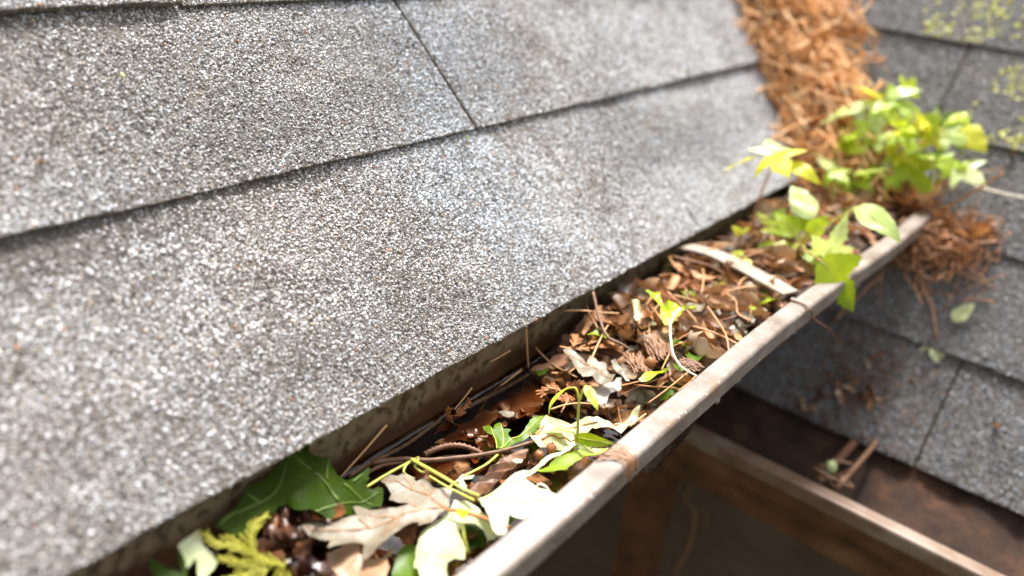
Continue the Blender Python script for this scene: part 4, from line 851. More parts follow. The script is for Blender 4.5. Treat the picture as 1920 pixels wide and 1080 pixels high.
# cedar sprigs
def cedar(label, axes, mat, r0, side, group=None):
    c = Vector(axes[0][0]); root = empty('cedar_sprig', c, label, 'sprig', group)
    for ax in axes:
        L_ = smoothline(ax, 20); v = []; f = []
        a, b = tube_geo(ax, r0, r0 * .7, 20, 5, 0, .6, .25); v += a; f += b
        for i in range(2, 20):
            t = (L_[i] - L_[i - 1]).normalized(); sd_ = Vector((-t.y, t.x, 0)).normalized() * (1 if i % 2 else -1)
            ln = side * (1.15 - .7 * i / 20) * rnd.uniform(.6, 1.2)
            p0 = L_[i]; p1 = p0 + (t * .75 + sd_ * .7) * ln * .6 + Vector((0, 0, rnd.uniform(-.001, .001))); p2 = p1 + (t * .9 + sd_ * .4) * ln * .5
            a, b = tube_geo([p0, p1, p2], r0 * .8, r0 * .5, 8, 4, len(v), .6, .35); v += a; f += b
            for q, sg in ((p0.lerp(p1, .6), 1), (p1, -1), (p1.lerp(p2, .5), 1)):
                e_ = q + (t * .9 + sd_ * .35 * sg + t.cross(Vector((0, 0, 1))) * .5 * sg) * ln * .28
                a, b = tube_geo([q, e_], r0 * .65, r0 * .4, 3, 4, len(v), .6, .3); v += a; f += b
        obj('frond', v, f, M[mat], root)
    return root
cedar('yellow green cedar sprig with feathery scales in the near corner of the gutter', [[(0.0283,-0.2514,-0.0319),(0.0235,-0.2554,-0.0289),(0.0185,-0.2599,-0.0256),(0.0136,-0.263,-0.0225),(0.0077,-0.2645,-0.0187)], [(0.019,-0.2602,-0.0259),(0.0138,-0.259,-0.0226),(0.01,-0.2551,-0.0202),(0.0083,-0.2508,-0.0191),(0.0081,-0.246,-0.019)], [(0.0157,-0.2615,-0.0238),(0.011,-0.2654,-0.0208),(0.0068,-0.271,-0.0181),(0.0017,-0.2727,-0.0149)], [(0.0242,-0.2559,-0.0293),(0.0217,-0.2622,-0.0277),(0.0166,-0.268,-0.0244),(0.0126,-0.273,-0.0219)], [(0.0254,-0.2567,-0.03),(0.0242,-0.2634,-0.0293),(0.0221,-0.2691,-0.0279),(0.0192,-0.2768,-0.0261)], [(0.0258,-0.2501,-0.0303),(0.0286,-0.2531,-0.0321),(0.0319,-0.2541,-0.0342),(0.0328,-0.2571,-0.0348)]], 'cedar', .0005, .0055)
cedar('rusty orange cedar frond caught at the waterline on the back wall', [[(-0.007,-0.1231,-0.0492),(-0.007,-0.1158,-0.0474),(-0.007,-0.1098,-0.0453),(-0.007,-0.1052,-0.0451)], [(-0.006,-0.1097,-0.05),(-0.006,-0.1118,-0.0437),(-0.006,-0.1127,-0.0382),(-0.006,-0.1119,-0.036)], [(-0.006,-0.1061,-0.0466),(-0.006,-0.1017,-0.0437),(-0.006,-0.0964,-0.0412),(-0.006,-0.0949,-0.0393)], [(-0.004,-0.1115,-0.0454),(-0.004,-0.1031,-0.0524),(-0.004,-0.0943,-0.06)]], 'rustcedar', .0009, .0042)
cedar('rust brown cedar spray under the curled tan leaf', [[(0.0303,-0.0533,-0.036),(0.0247,-0.053,-0.036),(0.0226,-0.0583,-0.036),(0.0198,-0.0597,-0.036)], [(0.0306,-0.051,-0.034),(0.0253,-0.052,-0.034),(0.0225,-0.0565,-0.034)], [(0.0324,-0.048,-0.036),(0.0366,-0.0527,-0.036),(0.0315,-0.055,-0.036)], [(0.0315,-0.047,-0.034),(0.0322,-0.0384,-0.034),(0.0383,-0.0319,-0.034)]], 'rustcedar', .0008, .006)
cedar('rust brown cedar spray tangled above the tan curled leaf', [[(0.0097,-0.0256,-0.022),(0.0169,-0.0214,-0.022),(0.0236,-0.0131,-0.022),(0.0285,-0.0041,-0.022),(0.0395,0.0025,-0.022)], [(0.0172,-0.0223,-0.02),(0.0134,-0.0136,-0.02),(0.0091,-0.009,-0.02)], [(0.0228,-0.0124,-0.02),(0.0205,-0.002,-0.02),(0.0157,0.01,-0.02)], [(0.0285,-0.0117,-0.02),(0.0302,-0.0026,-0.02),(0.0336,-0.0007,-0.02)]], 'rustcedar', .0009, .0055)

# needles stuck to the back wall
NEED = [
 ('upright rust pine needle stuck to the gutter back wall', [(-0.009,-0.0389,-0.0116),(-0.009,-0.035,-0.0293),(-0.009,-0.0302,-0.048)], .0007),
 ('rust pine needle slanting along the waterline', [(-0.0085,-0.0394,-0.0422),(-0.0085,-0.0548,-0.0442),(-0.0085,-0.068,-0.0456)], .0007),
 ('brown pine needle rising from the cedar frond', [(-0.009,-0.089,-0.0333),(-0.009,-0.0958,-0.0378),(-0.009,-0.1041,-0.0421)], .0006),
 ('long brown pine needle leaning on the wall beside the green leaf', [(-0.009,-0.1589,-0.0246),(-0.009,-0.1745,-0.0332),(-0.009,-0.1907,-0.0414)], .0008),
 ('short yellow pine needle stuck high on the back wall', [(-0.01,-0.0524,-0.0227),(-0.01,-0.0621,-0.023),(-0.01,-0.0719,-0.0227)], .0006),
 ('short dark pine needle below the waterline', [(-0.008,-0.0756,-0.0491),(-0.008,-0.0782,-0.0519),(-0.008,-0.0813,-0.054)], .0006),
 ('tan needle lying across the near edge of the lip', [(0.0935,-0.0163,-0.006),(0.0936,-0.0392,-0.006),(0.0929,-0.0607,-0.006)], .0006),
 ('pale needle leaning on the lip beside the curled stem', [(0.1,-0.0184,-0.004),(0.1005,-0.0304,-0.004),(0.0999,-0.041,-0.004)], .0006),
 ('orange needle poking out beside the white stem', [(0.0749,-0.0033,-0.006),(0.0781,-0.0147,-0.006),(0.0811,-0.0249,-0.006)], .0007),
 ('orange needle pointing to the narrow green leaf', [(0.0636,-0.0379,-0.02),(0.0661,-0.0318,-0.02),(0.0688,-0.0253,-0.02)], .0007),
 ('needle bridging litter and lip beside the pale leaf', [(0.0932,-0.0792,-0.012),(0.0934,-0.0718,-0.012),(0.0936,-0.0626,-0.012)], .0007),
 ('long arched needle above the brown sunken leaf', [(0.0408,-0.0758,-0.03),(0.0438,-0.0662,-0.03),(0.049,-0.0582,-0.03),(0.055,-0.0534,-0.03)], .0006),
 ('short orange needle standing by the sprout', [(0.0391,-0.0548,-0.033),(0.0422,-0.0633,-0.033),(0.0444,-0.0703,-0.033)], .0007)]
for lab, pts, r_ in NEED: px_tube('pine_needle', lab, 'pine needle', pts, r_, r_ * .7, 'needle', 8, 0, 6)

# hero litter in the middle
flat_leaf('oak_leaf', 'large pale tan curled leaf on top of the litter', 'leaf', [(0.0156,-0.031,-0.02),(0.0176,-0.0272,-0.02),(0.0216,-0.0263,-0.02),(0.0276,-0.0284,-0.02),(0.0342,-0.0315,-0.02),(0.0318,-0.0257,-0.02),(0.0296,-0.0202,-0.02),(0.0339,-0.0233,-0.02),(0.039,-0.0263,-0.02),(0.0437,-0.0246,-0.02),(0.0492,-0.0285,-0.02),(0.0552,-0.0317,-0.02),(0.0571,-0.0375,-0.02),(0.0531,-0.0402,-0.02),(0.045,-0.041,-0.02),(0.0408,-0.0455,-0.02),(0.0332,-0.0408,-0.02),(0.0227,-0.0355,-0.02)], curl(-.021,.006,70,0,0,.03,0,101), M['tan'],
    [[(0.0172,-0.0311,-0.02),(0.0266,-0.0313,-0.02),(0.0394,-0.0325,-0.02),(0.0559,-0.0357,-0.02)], [(0.0364,-0.0325,-0.02),(0.03,-0.0207,-0.02)]], M['tanvein'])
flat_leaf('leaf_scrap', 'pale grey torn leaf lying behind the sprout', 'leaf', [(0.0439,-0.0423,-0.03),(0.0439,-0.0346,-0.03),(0.0473,-0.0309,-0.03),(0.0511,-0.0254,-0.03),(0.0504,-0.0197,-0.03),(0.0524,-0.0159,-0.03),(0.0585,-0.0269,-0.03),(0.0583,-0.0333,-0.03),(0.0573,-0.0374,-0.03),(0.0601,-0.0462,-0.03),(0.0565,-0.0515,-0.03),(0.0516,-0.0537,-0.03)], curl(-.03,.0025,70,0,0,0,0,103), M['greyleaf'] if 'greyleaf' in M else M['tan'])
flat_leaf('leaf_scrap', 'speckled brown pod beside the tan curled leaf', 'leaf', [(0.0475,-0.0259,-0.018),(0.0491,-0.0233,-0.018),(0.0527,-0.0244,-0.018),(0.0562,-0.0255,-0.018),(0.0609,-0.0284,-0.018),(0.066,-0.0323,-0.018),(0.0638,-0.0332,-0.018),(0.0601,-0.0317,-0.018),(0.0552,-0.0306,-0.018)], curl(-.016,.003,120,0,0,0,0,105), M['tan'])
flat_leaf('leaf_scrap', 'narrow bright green leaf on the litter near the lip', 'leaf', [(0.0729,-0.0365,-0.012),(0.0729,-0.0319,-0.012),(0.0735,-0.0259,-0.012),(0.0745,-0.0194,-0.012),(0.077,-0.0118,-0.012),(0.0797,-0.0086,-0.012),(0.0793,-0.0158,-0.012),(0.0789,-0.0224,-0.012),(0.0786,-0.0289,-0.012),(0.0778,-0.0346,-0.012),(0.0754,-0.0372,-0.012)], curl(-.011,.002,90,0,0,0,0,107), M['lime'])
flat_leaf('leaf_scrap', 'short green leaf tucked behind the narrow green one', 'leaf', [(0.0832,-0.0159,-0.008),(0.0848,-0.0126,-0.008),(0.0891,-0.0119,-0.008),(0.0922,-0.0141,-0.008),(0.09,-0.0187,-0.008),(0.0862,-0.0189,-0.008)], curl(-.007,.002,90,0,0,0,0,109), M['freshgreen'])
flat_leaf('leaf_scrap', 'green scrap at the far end of the waterline', 'leaf', [(0.0022,-0.0391,-0.04),(0.0011,-0.0334,-0.04),(0.0024,-0.0286,-0.04),(0.0076,-0.0334,-0.04),(0.0097,-0.0395,-0.04),(0.0078,-0.0432,-0.04)], curl(-.038,.002,90,0,0,0,0,111), M['freshgreen'])
px_tube('curved_stem', 'bleached white stem arching down onto the lip', 'stem', [(0.0602,0.0322,0.006), (0.0637,0.0143,0.004), (0.0728,-0.0007,0.0), (0.0815,-0.0118,-0.002), (0.0909,-0.0183,-0.003), (0.1034,-0.0271,0.0015)], .0009, .0006, 'palestem')
px_tube('twig', 'thin brown twig rising from the litter beside the back wall', 'twig', [(0.0028,0.0178,0.0), (0.0156,0.007,-0.008), (0.03,-0.0032,-0.014), (0.0404,-0.0017,-0.016), (0.046,-0.0004,-0.018)], .0011, .0008, 'brownstem')

# bark chunk in the middle
def chunk(label, pts, z, r0, mat, name='bark_chunk'):
    c = Vector(pts[0]); L_ = smoothline([Vector(p) - c for p in pts], 8); root = empty(name, c, label, 'bark')
    d = (L_[-1] - L_[0]).normalized(); sd_ = Vector((-d.y, d.x, 0)); Ln = (L_[-1] - L_[0]).length
    for k in range(17):
        an = math.pi * (k + .5) / 17; off_ = sd_ * (math.cos(an) * r0) + Vector((0, 0, math.sin(an) * r0 * .55 - r0 * .3))
        i0 = rnd.randrange(0, 3); i1 = 8 - rnd.randrange(0, 3)
        pl = [L_[i] + off_ * rnd.uniform(.8, 1.08) + Vector((rnd.gauss(0, .00022), rnd.gauss(0, .00022), rnd.gauss(0, .0003))) for i in range(i0, i1 + 1, 1)]
        v, f = tube_geo(pl, r0 * .2, r0 * .1, 14, 5, 0, .6, .03)
        o = bpy.data.objects.new('bark_layer', mesh('bark_layer', v, f, M[mat])); COL.objects.link(o); o.parent = root
    return root
chunk('fibrous rust brown bark chunk beside the white stem', [(0.0496,0.0176,-0.012),(0.0586,0.0109,-0.012),(0.067,0.0024,-0.012),(0.0749,-0.0043,-0.012)], 0, .0075, 'wood')
chunk('brown curled husk under the white stem', [(0.0836,-0.0088,-0.006),(0.0877,-0.0076,-0.006),(0.0927,-0.007,-0.006),(0.0986,-0.0085,-0.006)], 0, .006, 'wood', 'husk')
chunk('knobbly brown husk beside the acorn', [(0.0514,-0.0052,-0.016),(0.0583,-0.0131,-0.016),(0.0652,-0.0187,-0.016),(0.0691,-0.0241,-0.016)], 0, .006, 'wood', 'husk')
o = bpy.data.objects.new('leaf_bud', scrap_mesh(.022, .006, .1, 2.6, .5, .6, M['white2'], 31)); COL.objects.link(o); o.location = (0.0361,0.0171,0.0); o.rotation_euler = (.2, .3, .6); tag(o, 'pale yellow withered leaf roll on the litter beside the twigs', 'leaf roll')
for lab, pts in (('bright green young shoot bent over beside the white stem', [(0.0451,0.0323,0.0),(0.0498,0.0307,0.0),(0.0493,0.0406,-0.0),(0.0556,0.0407,0.0),(0.0606,0.036,0.0),(0.0623,0.0214,-0.0),(0.0604,0.016,-0.0),(0.0529,0.0207,-0.0)]), ('green leaf shoot behind the withered bud', [(0.0291,0.0414,-0.002),(0.0314,0.0477,-0.002),(0.0364,0.046,-0.002),(0.0446,0.0373,-0.002),(0.0458,0.0317,-0.002),(0.0378,0.0367,-0.002)])):
    flat_leaf('green_shoot', lab, 'shoot', pts, curl(.002, .006, 90, 0, 0, 0, 0, len(lab)), M['lime'], step=.002)

# ------------------------------------------------------------------ litter: repeated individuals
def protos(k, mat, lr, wr, seed):
    r_ = random.Random(seed)
    return [scrap_mesh(r_.uniform(*lr), r_.uniform(*wr), r_.uniform(.05, .35), r_.uniform(.5, 2.6) * r_.choice((1, -1)), r_.uniform(-1.8, 1.8), r_.uniform(-1.6, 1.6), M[mat], seed + i) for i in range(k)]

def scatter(name, label, cat, group, meshes, spots):
    for (loc, rot, sc) in spots:
        o = bpy.data.objects.new(name, rnd.choice(meshes)); COL.objects.link(o)
        o.location = loc; o.rotation_euler = rot; o.scale = (sc,) * 3
        tag(o, label, cat, group)

def gutter_spots(n_, y0, y1, dz=(0, .01), tilt=.5, sc=(.6, 1.15), bias=1.0, xr=(.004, .09)):
    out = []
    for i in range(n_):
        y = y0 + (y1 - y0) * rnd.random() ** bias; x = rnd.uniform(*xr) + shift(y) * .6
        out.append(((x, y, H(x, y) + rnd.uniform(*dz)), (rnd.gauss(0, tilt), rnd.gauss(0, tilt), rnd.uniform(0, 6.28)), rnd.uniform(*sc)))
    return out
ZONES = [(-.045, .045, 'just past the standing water'), (.045, .16, 'in the stretch before the metal strap'), (.16, .42, 'beyond the metal strap around the seedlings')]
nm = []
for i in range(6):
    l = rnd.uniform(.03, .06); nm.append(mesh('pine_needle', *tube_geo([(0, -l / 2, 0), (rnd.uniform(-.004, .004), -l / 6, rnd.uniform(-.002, .004)), (rnd.uniform(-.004, .004), l / 6, rnd.uniform(-.002, .004)), (0, l / 2, 0)], .00075, .0005, 8, 5), M['needle']))
sm = [mesh('seed', *ellipsoid_geo((0, 0, 0), (.0022, .0032, .0018), 9, 6, .4), M['greyseed']) for _ in range(5)]
p_dead = protos(12, 'dead', (.028, .055), (.007, .014), 200); p_rust = protos(10, 'rustleaf', (.03, .055), (.003, .007), 300)
p_big = protos(7, 'dead', (.045, .065), (.011, .018), 350); p_tan = protos(6, 'tan', (.012, .028), (.004, .009), 400)
for (ya, yb, where), nd, nb_, nr, nt_, nn, ns_ in zip(ZONES, (46, 60, 80), (9, 10, 10), (22, 36, 46), (16, 16, 20), (22, 40, 50), (4, 22, 8)):
    scatter('curled_leaf', 'curled brown dead leaf packed in the gutter ' + where, 'leaf', 'curled brown leaves ' + where, p_dead, gutter_spots(nd, ya, yb, (0, .009), .5))
    scatter('broad_leaf', 'broad buckled dead leaf in the gutter litter ' + where, 'leaf', 'broad dead leaves ' + where, p_big, gutter_spots(nb_, ya, yb, (.003, .009), .35, (.7, 1.05) if ya > 0 else (.5, .75), 1, (.018, .074) if ya > 0 else (.012, .06)))
    scatter('leaf_strip', 'narrow rusty leaf strip in the gutter ' + where, 'leaf', 'rusty leaf strips ' + where, p_rust, gutter_spots(nr, ya, yb, (.004, .012), .4))
    scatter('leaf_crumb', 'pale tan leaf crumb on the gutter litter ' + where, 'leaf', 'pale leaf crumbs ' + where, p_tan, gutter_spots(nt_, ya, yb, (.006, .013), .5, (.6, 1.1)))
    scatter('pine_needle', 'fallen orange pine needle in the gutter ' + where, 'pine needle', 'loose pine needles ' + where, nm, gutter_spots(nn, ya, yb, (.009, .017), .22, (.6, 1.1)))
    scatter('seed_husk', 'little grey seed husk on the gutter litter ' + where, 'seed', 'grey seed husks ' + where, sm, gutter_spots(ns_, ya, yb, (.006, .012), 1, (.5, 1.3), 1, (.03, .1)))
p_green = [scrap_mesh(rnd.uniform(.01, .024), rnd.uniform(.003, .006), .2, rnd.uniform(.3, 1.2), rnd.uniform(-1, 1), rnd.uniform(-1, 1), M[m_], 970 + i_) for i_, m_ in enumerate(('lime', 'freshgreen', 'limeflat', 'lime', 'white2', 'freshgreen'))]
scatter('leaf_scrap', 'small green leaf scrap mixed into the brown litter before the metal strap', 'leaf', 'green leaf scraps before the metal strap', p_green, gutter_spots(20, -.02, .17, (.008, .014), .4, (.7, 1.1), 1, (.02, .09)))
scatter('leaf_scrap', 'small green leaf scrap lying in the litter beyond the metal strap', 'leaf', 'green leaf scraps beyond the metal strap', p_green, gutter_spots(14, .18, .4, (.008, .016), .4, (.7, 1.2), 1, (.01, .09)))
sm2 = protos(7, 'wetdead', (.005, .012), (.0016, .004), 860)
scatter('wet_crumb', 'dark wet crumb of rotten leaf at the water edge', 'crumb', 'dark wet crumbs by the water', sm2, [((rnd.uniform(.0, .092), y, -.0445 + rnd.uniform(-.001, .002)), (rnd.gauss(0, .3), 0, rnd.uniform(0, 6)), rnd.uniform(.5, 1.6)) for y in [rnd.uniform(-.26, -.03) for _ in range(90)]])
wm = protos(6, 'wetdead', (.02, .035), (.006, .011), 450)
scatter('sunken_leaf', 'dark brown leaf sunk in the gutter water', 'leaf', 'sunken brown leaves under the water', wm, [((rnd.uniform(.0, .075), rnd.uniform(-.3, -.03), rnd.uniform(-.055, -.047)), (rnd.gauss(0, .15), rnd.gauss(0, .15), rnd.uniform(0, 6)), rnd.uniform(.7, 1.2)) for _ in range(44)])

# ------------------------------------------------------------------ straw filling the valley
def valley_pt(s_, off, h):
    """s_ metres up the left slope along the valley, off metres to the right on the far roof, h above it"""
    x = -s_ * math.cos(PL_); z = s_ * math.sin(PL_)
    yv = .431 + z / math.tan(PR_)
    return Vector((x + off, yv, z)) + Vector(NR) * h
vdir = (valley_pt(.4, 0, 0) - valley_pt(0, 0, 0)).normalized()
def bank_w(s_): return .116 + .014 * math.sin(s_ * 31 + 1) - .05 * max(0, 1 - s_ / .1)
def straw_bed():
    v = []; f = []; ns, nw = 60, 18
    for i in range(ns):
        s_ = -.02 + .56 * i / (ns - 1); w = bank_w(s_)
        for k in range(nw):
            t = k / (nw - 1); h = .018 * math.sin(math.pi * (t * .9 + .05)) ** .7 * (1 + .4 * mnoise.noise(Vector((s_ * 40, t * 5, 0)))) - .002
            p = valley_pt(s_, -.006 + t * w, max(h, -.001)); v.append(p + Vector((mnoise.noise(p * 60), 0, mnoise.noise(p * 60 + Vector((9, 0, 0))))) * .005)
    for i in range(ns - 1):
        for k in range(nw - 1): f.append((i * nw + k, i * nw + k + 1, i * nw + nw + k + 1, i * nw + nw + k))
    tag(obj('leaf_mould', v, f, M['compost']), 'bed of rotting litter under the orange straw in the roof valley', 'leaf mould', kind='stuff')
straw_bed()
def straw_heap(n_):
    v = []; f = []
    for i in range(n_):
        s_ = rnd.uniform(-.02, .5); w = bank_w(s_) + rnd.choice((0, 0, 0, .014)); o_ = rnd.random(); h = .016 * math.sin(math.pi * min(max(o_, .05), .95)) + rnd.uniform(.000, .024)
        c = valley_pt(s_, -.010 + o_ * w, h); l = rnd.uniform(.035, .095)
        d = (vdir * rnd.gauss(.9, .45) + Vector((rnd.gauss(0, .55), rnd.gauss(0, .35), rnd.gauss(0, .22)))).normalized()
        b = Vector((rnd.gauss(0, 1), rnd.gauss(0, 1), rnd.gauss(.3, .8))) * l * .17
        r_ = rnd.uniform(.0006, .0016)
        a_, b_ = tube_geo([c - d * l / 2, c - d * l / 6 + b, c + d * l / 6 + b * rnd.uniform(-.6, 1), c + d * l / 2], r_, r_ * .7, 8, 4, len(v)); v += a_; f += b_
    return tag(obj('pine_straw', v, f, M['straw']), 'tangled orange pine straw filling the roof valley', 'pine straw', kind='stuff')
straw_heap(1250)
def valley_spots(n_, s0, s1, hh=(.008, .024), sc=(.7, 1.3)):
    out = []
    for _ in range(n_):
        s_ = rnd.uniform(s0, s1); o_ = rnd.random(); h = .012 * math.sin(math.pi * o_) + rnd.uniform(*hh) * .6
        out.append((valley_pt(s_, -.006 + o_ * bank_w(s_), h), (rnd.gauss(.6, .4), rnd.gauss(0, .5), rnd.gauss(.89, .65) + (math.pi if rnd.random() < .5 else 0) * 0), rnd.uniform(*sc)))
    return out
p_straw = protos(12, 'straw', (.045, .10), (.003, .0075), 500)
for (a_, b_, where), k_ in zip(((-.01, .1, 'low in the roof valley behind the green seedlings'), (.1, .2, 'in the roof valley beside the middle shingle course'), (.2, .5, 'in the highest part of the roof valley')), (60, 60, 65)):
    scatter('straw_curl', 'curled orange leaf strip ' + where, 'leaf', 'curled leaf strips ' + where, p_straw, valley_spots(k_, a_, b_))
scatter('leaf_crumb', 'pale bleached leaf crumb on the valley straw', 'leaf', 'pale leaf crumbs in the roof valley', protos(6, 'tan', (.008, .018), (.003, .006), 600), valley_spots(80, -.01, .45, (.024, .04)))

# clump hanging over the far end of the gutter
scatter('hanging_strip', 'brown dried leaf strip spilling over the far end of the gutter', 'leaf', 'dried strips spilling over the gutter end', protos(10, 'rustleaf', (.025, .06), (.003, .007), 700),
    [((.128 + rnd.gauss(.014, .02), .412 + rnd.gauss(0, .016), -.002 - abs(rnd.gauss(0, .024))), (rnd.gauss(-.6, .7), rnd.gauss(0, .8), rnd.uniform(0, 6.28)), rnd.uniform(.6, 1.3)) for _ in range(110)])
scatter('hanging_strip', 'brown dried leaf strip heaped at the foot of the straw valley', 'leaf', 'dried strips heaped behind the gutter end', protos(8, 'rustleaf', (.025, .05), (.003, .008), 750),
    [((rnd.uniform(.02, .13), .425 + rnd.gauss(.0, .015), rnd.uniform(-.004, .02)), (rnd.gauss(0, .6), rnd.gauss(0, .6), rnd.uniform(0, 6.28)), rnd.uniform(.6, 1.15)) for _ in range(60)])
for lab, pts, r_, mt in (
  ('long orange twig sticking out past the gutter end', [(0.1253,0.42,-0.0063), (0.1478,0.41,0.0193), (0.1734,0.4,0.0545)], .0016, 'redstem'),
  ('grey white twig pointing across the far roof', [(0.1392,0.43,0.0335), (0.1642,0.42,0.0325), (0.1972,0.41,0.0359)], .0012, 'palestem'),
  ('brown root curling down below the gutter end', [(0.1158,0.37,-0.0713), (0.1175,0.365,-0.0893), (0.1274,0.36,-0.101), (0.1432,0.36,-0.1042)], .0018, 'redstem'),
  ('brown root hanging from the gutter end', [(0.1291,0.4,-0.0191), (0.1354,0.385,-0.0403), (0.1485,0.37,-0.0586), (0.1626,0.36,-0.0691), (0.1762,0.345,-0.0913)], .0013, 'redstem'),
  ('thin dark string looped over the gutter lip', [(0.104,0.1143,0.001), (0.1128,0.1143,0.0012), (0.1207,0.1089,0.0014), (0.1205,0.1181,-0.0075), (0.123,0.1295,-0.0151), (0.124,0.1638,-0.0337), (0.126,0.2244,-0.0727)], .0008, 'brownstem'),
  ('orange twig lying under the near litter clump below the lip', [(0.0911,0.33,-0.102), (0.1061,0.34,-0.0678), (0.1154,0.35,-0.0507)], .0013, 'redstem')):
    px_tube('root' if 'root' in lab else ('string' if 'string' in lab else 'twig'), lab, 'root' if 'root' in lab else ('string' if 'string' in lab else 'twig'), pts, r_, r_ * .7, mt, 18, .1)
tv = []; tf = []
for _ in range(230):
    c = Vector((.135 + rnd.gauss(.012, .018), .405 + rnd.gauss(-.01, .016), -.012 - abs(rnd.gauss(0, .032)))); l = rnd.uniform(.012, .045)
    d = Vector((rnd.gauss(.2, .7), rnd.gauss(-.3, .5), rnd.gauss(-.7, .6))).normalized(); b = Vector((rnd.gauss(0, 1), rnd.gauss(0, .6), rnd.gauss(0, 1))) * l * .3
    hmin = (c.y - Y0) * math.tan(PR_) + Z0 + .006
    if c.z < hmin: c.z = hmin
    a_, b_ = tube_geo([c - d * l / 2, c + b, c + d * l / 2 - b * .4], rnd.uniform(.0005, .0011), .0004, 8, 4, len(tv)); tv += a_; tf += b_
tag(obj('root_tangle', tv, tf, M['redstem']), 'tangled brown roots and needles trailing from the far gutter end over the roof', 'root tangle', kind='stuff')
fib = bpy.data.objects.new('bark_fibre', None)
COL.objects.link(fib); fib.location = (0.109,-0.0827,0.0); tag(fib, 'tuft of rust bark fibres draped over the gutter lip', 'bark fibres')
for k in range(12):
    a = rnd.uniform(-1, 1); u = 1200 + k * 4
    tube('fibre', [Vector((.1035, -.128 + k * .0012 + a * .004, .001)), Vector((.109, -.124 + k * .001, .0012 + k * .0001)), Vector((.1155, -.121 + k * .0006 + a * .003, .0005)), Vector((.1175, -.121 + k * .0006 + a * .006, -.005 - rnd.random() * .007))], .0004, .00025, M['redstem'], fib, 8, 4)

# crumbs on the far roof
bits = protos(5, 'dead', (.006, .014), (.002, .004), 800)
def on_right(px_): return px_
scatter('leaf_crumb', 'rusty crumb of leaf caught on the shaded far shingles', 'leaf', 'leaf crumbs on the shaded far roof', bits,
    [(Vector((rnd.gauss(.128, .02), 0, 0)) + Vector((0, Y0, Z0)) + Vector(SR) * max(.01, rnd.gauss(.035, .016)) + Vector(NR) * .005, (.8, rnd.gauss(0, .5), rnd.uniform(0, 6)), rnd.uniform(.7, 1.5)) for _ in range(34)])
fv = []; ff = []
for _ in range(300):
    o_ = Vector((rnd.gauss(.128, .03), Y0, Z0)) + Vector(SR) * max(.004, rnd.gauss(.05, .035)) + Vector(NR) * rnd.uniform(.001, .004); d = Vector((rnd.gauss(0, 1), rnd.gauss(0, .7), rnd.gauss(0, .7))).normalized() * rnd.uniform(.002, .008)
    a, b = tube_geo([o_ - d, o_ + Vector(NR) * .001, o_ + d], .0007, .0004, 3, 4, len(fv), .5); fv += a; ff += b
tag(obj('needle_litter', fv, ff, M['brownstem']), 'smear of small brown needle litter on the shaded far shingles', 'needle litter', kind='stuff')
for lab, p in (('orange leaf crumb under the green cluster on the far roof', (0.1677,0.478,0.0583)), ('orange leaf crumb on the lowest far shingles', (0.2468,0.3068,-0.1318)), ('tiny orange crumb on the upper grey shingles by the joint', (-0.1396,-0.0222,0.128)), ('tiny orange crumb on the near grey shingles at the left', (-0.1218,-0.2622,0.112)), ('pale speck of lichen on the left shingles', (-0.1508,-0.2077,0.138)), ('pale speck on the far upper shingles', (-0.1365,0.2964,0.1253)), ('yellow seed under the course edge', (-0.0947,-0.0091,0.0877))):
    o = bpy.data.objects.new('leaf_crumb', bits[0] if 'orange' in lab else wm[0]); COL.objects.link(o); o.location = p; o.scale = (.5,) * 3 if 'tiny' in lab or 'pale' in lab or 'yellow' in lab else (1.1,) * 3
    if 'orange' not in lab: o.data = mesh('leaf_crumb', *ellipsoid_geo((0, 0, 0), (.0025, .004, .002), 9, 6, .4), M['cream'])
    o.rotation_euler = (.6, .3, rnd.uniform(0, 6)); tag(o, lab, 'crumb')

# ------------------------------------------------------------------ seedlings
HALF = {
 'maple': [(0, 0), (.08, -.04), (.19, -.03), (.27, .05), (.33, .07), (.40, .17), (.47, .2), (.56, .32), (.66, .45), (.53, .43), (.47, .47), (.38, .43), (.28, .44), (.2, .43), (.21, .53), (.27, .6), (.2, .66), (.205, .74), (.14, .8), (.1, .9), (.04, 1.0), (0, 1.08)],
 'ovate': [(0, 0), (.16, .06), (.29, .2), (.35, .36), (.33, .43), (.31, .52), (.26, .6), (.24, .7), (.17, .8), (.13, .88), (.06, .96), (0, 1.04)],
 'lance': [(0, 0), (.12, .1), (.2, .26), (.24, .42), (.21, .6), (.14, .78), (.06, .93), (0, 1.04)]}
LT = {}
for k_, h_ in HALF.items():
    poly = [Vector(p) for p in h_] + [Vector((-x, y)) for x, y in reversed(h_[1:-1])]
    LT[k_] = triangulate(densify([tuple(p) for p in poly], .07, .008), .085)

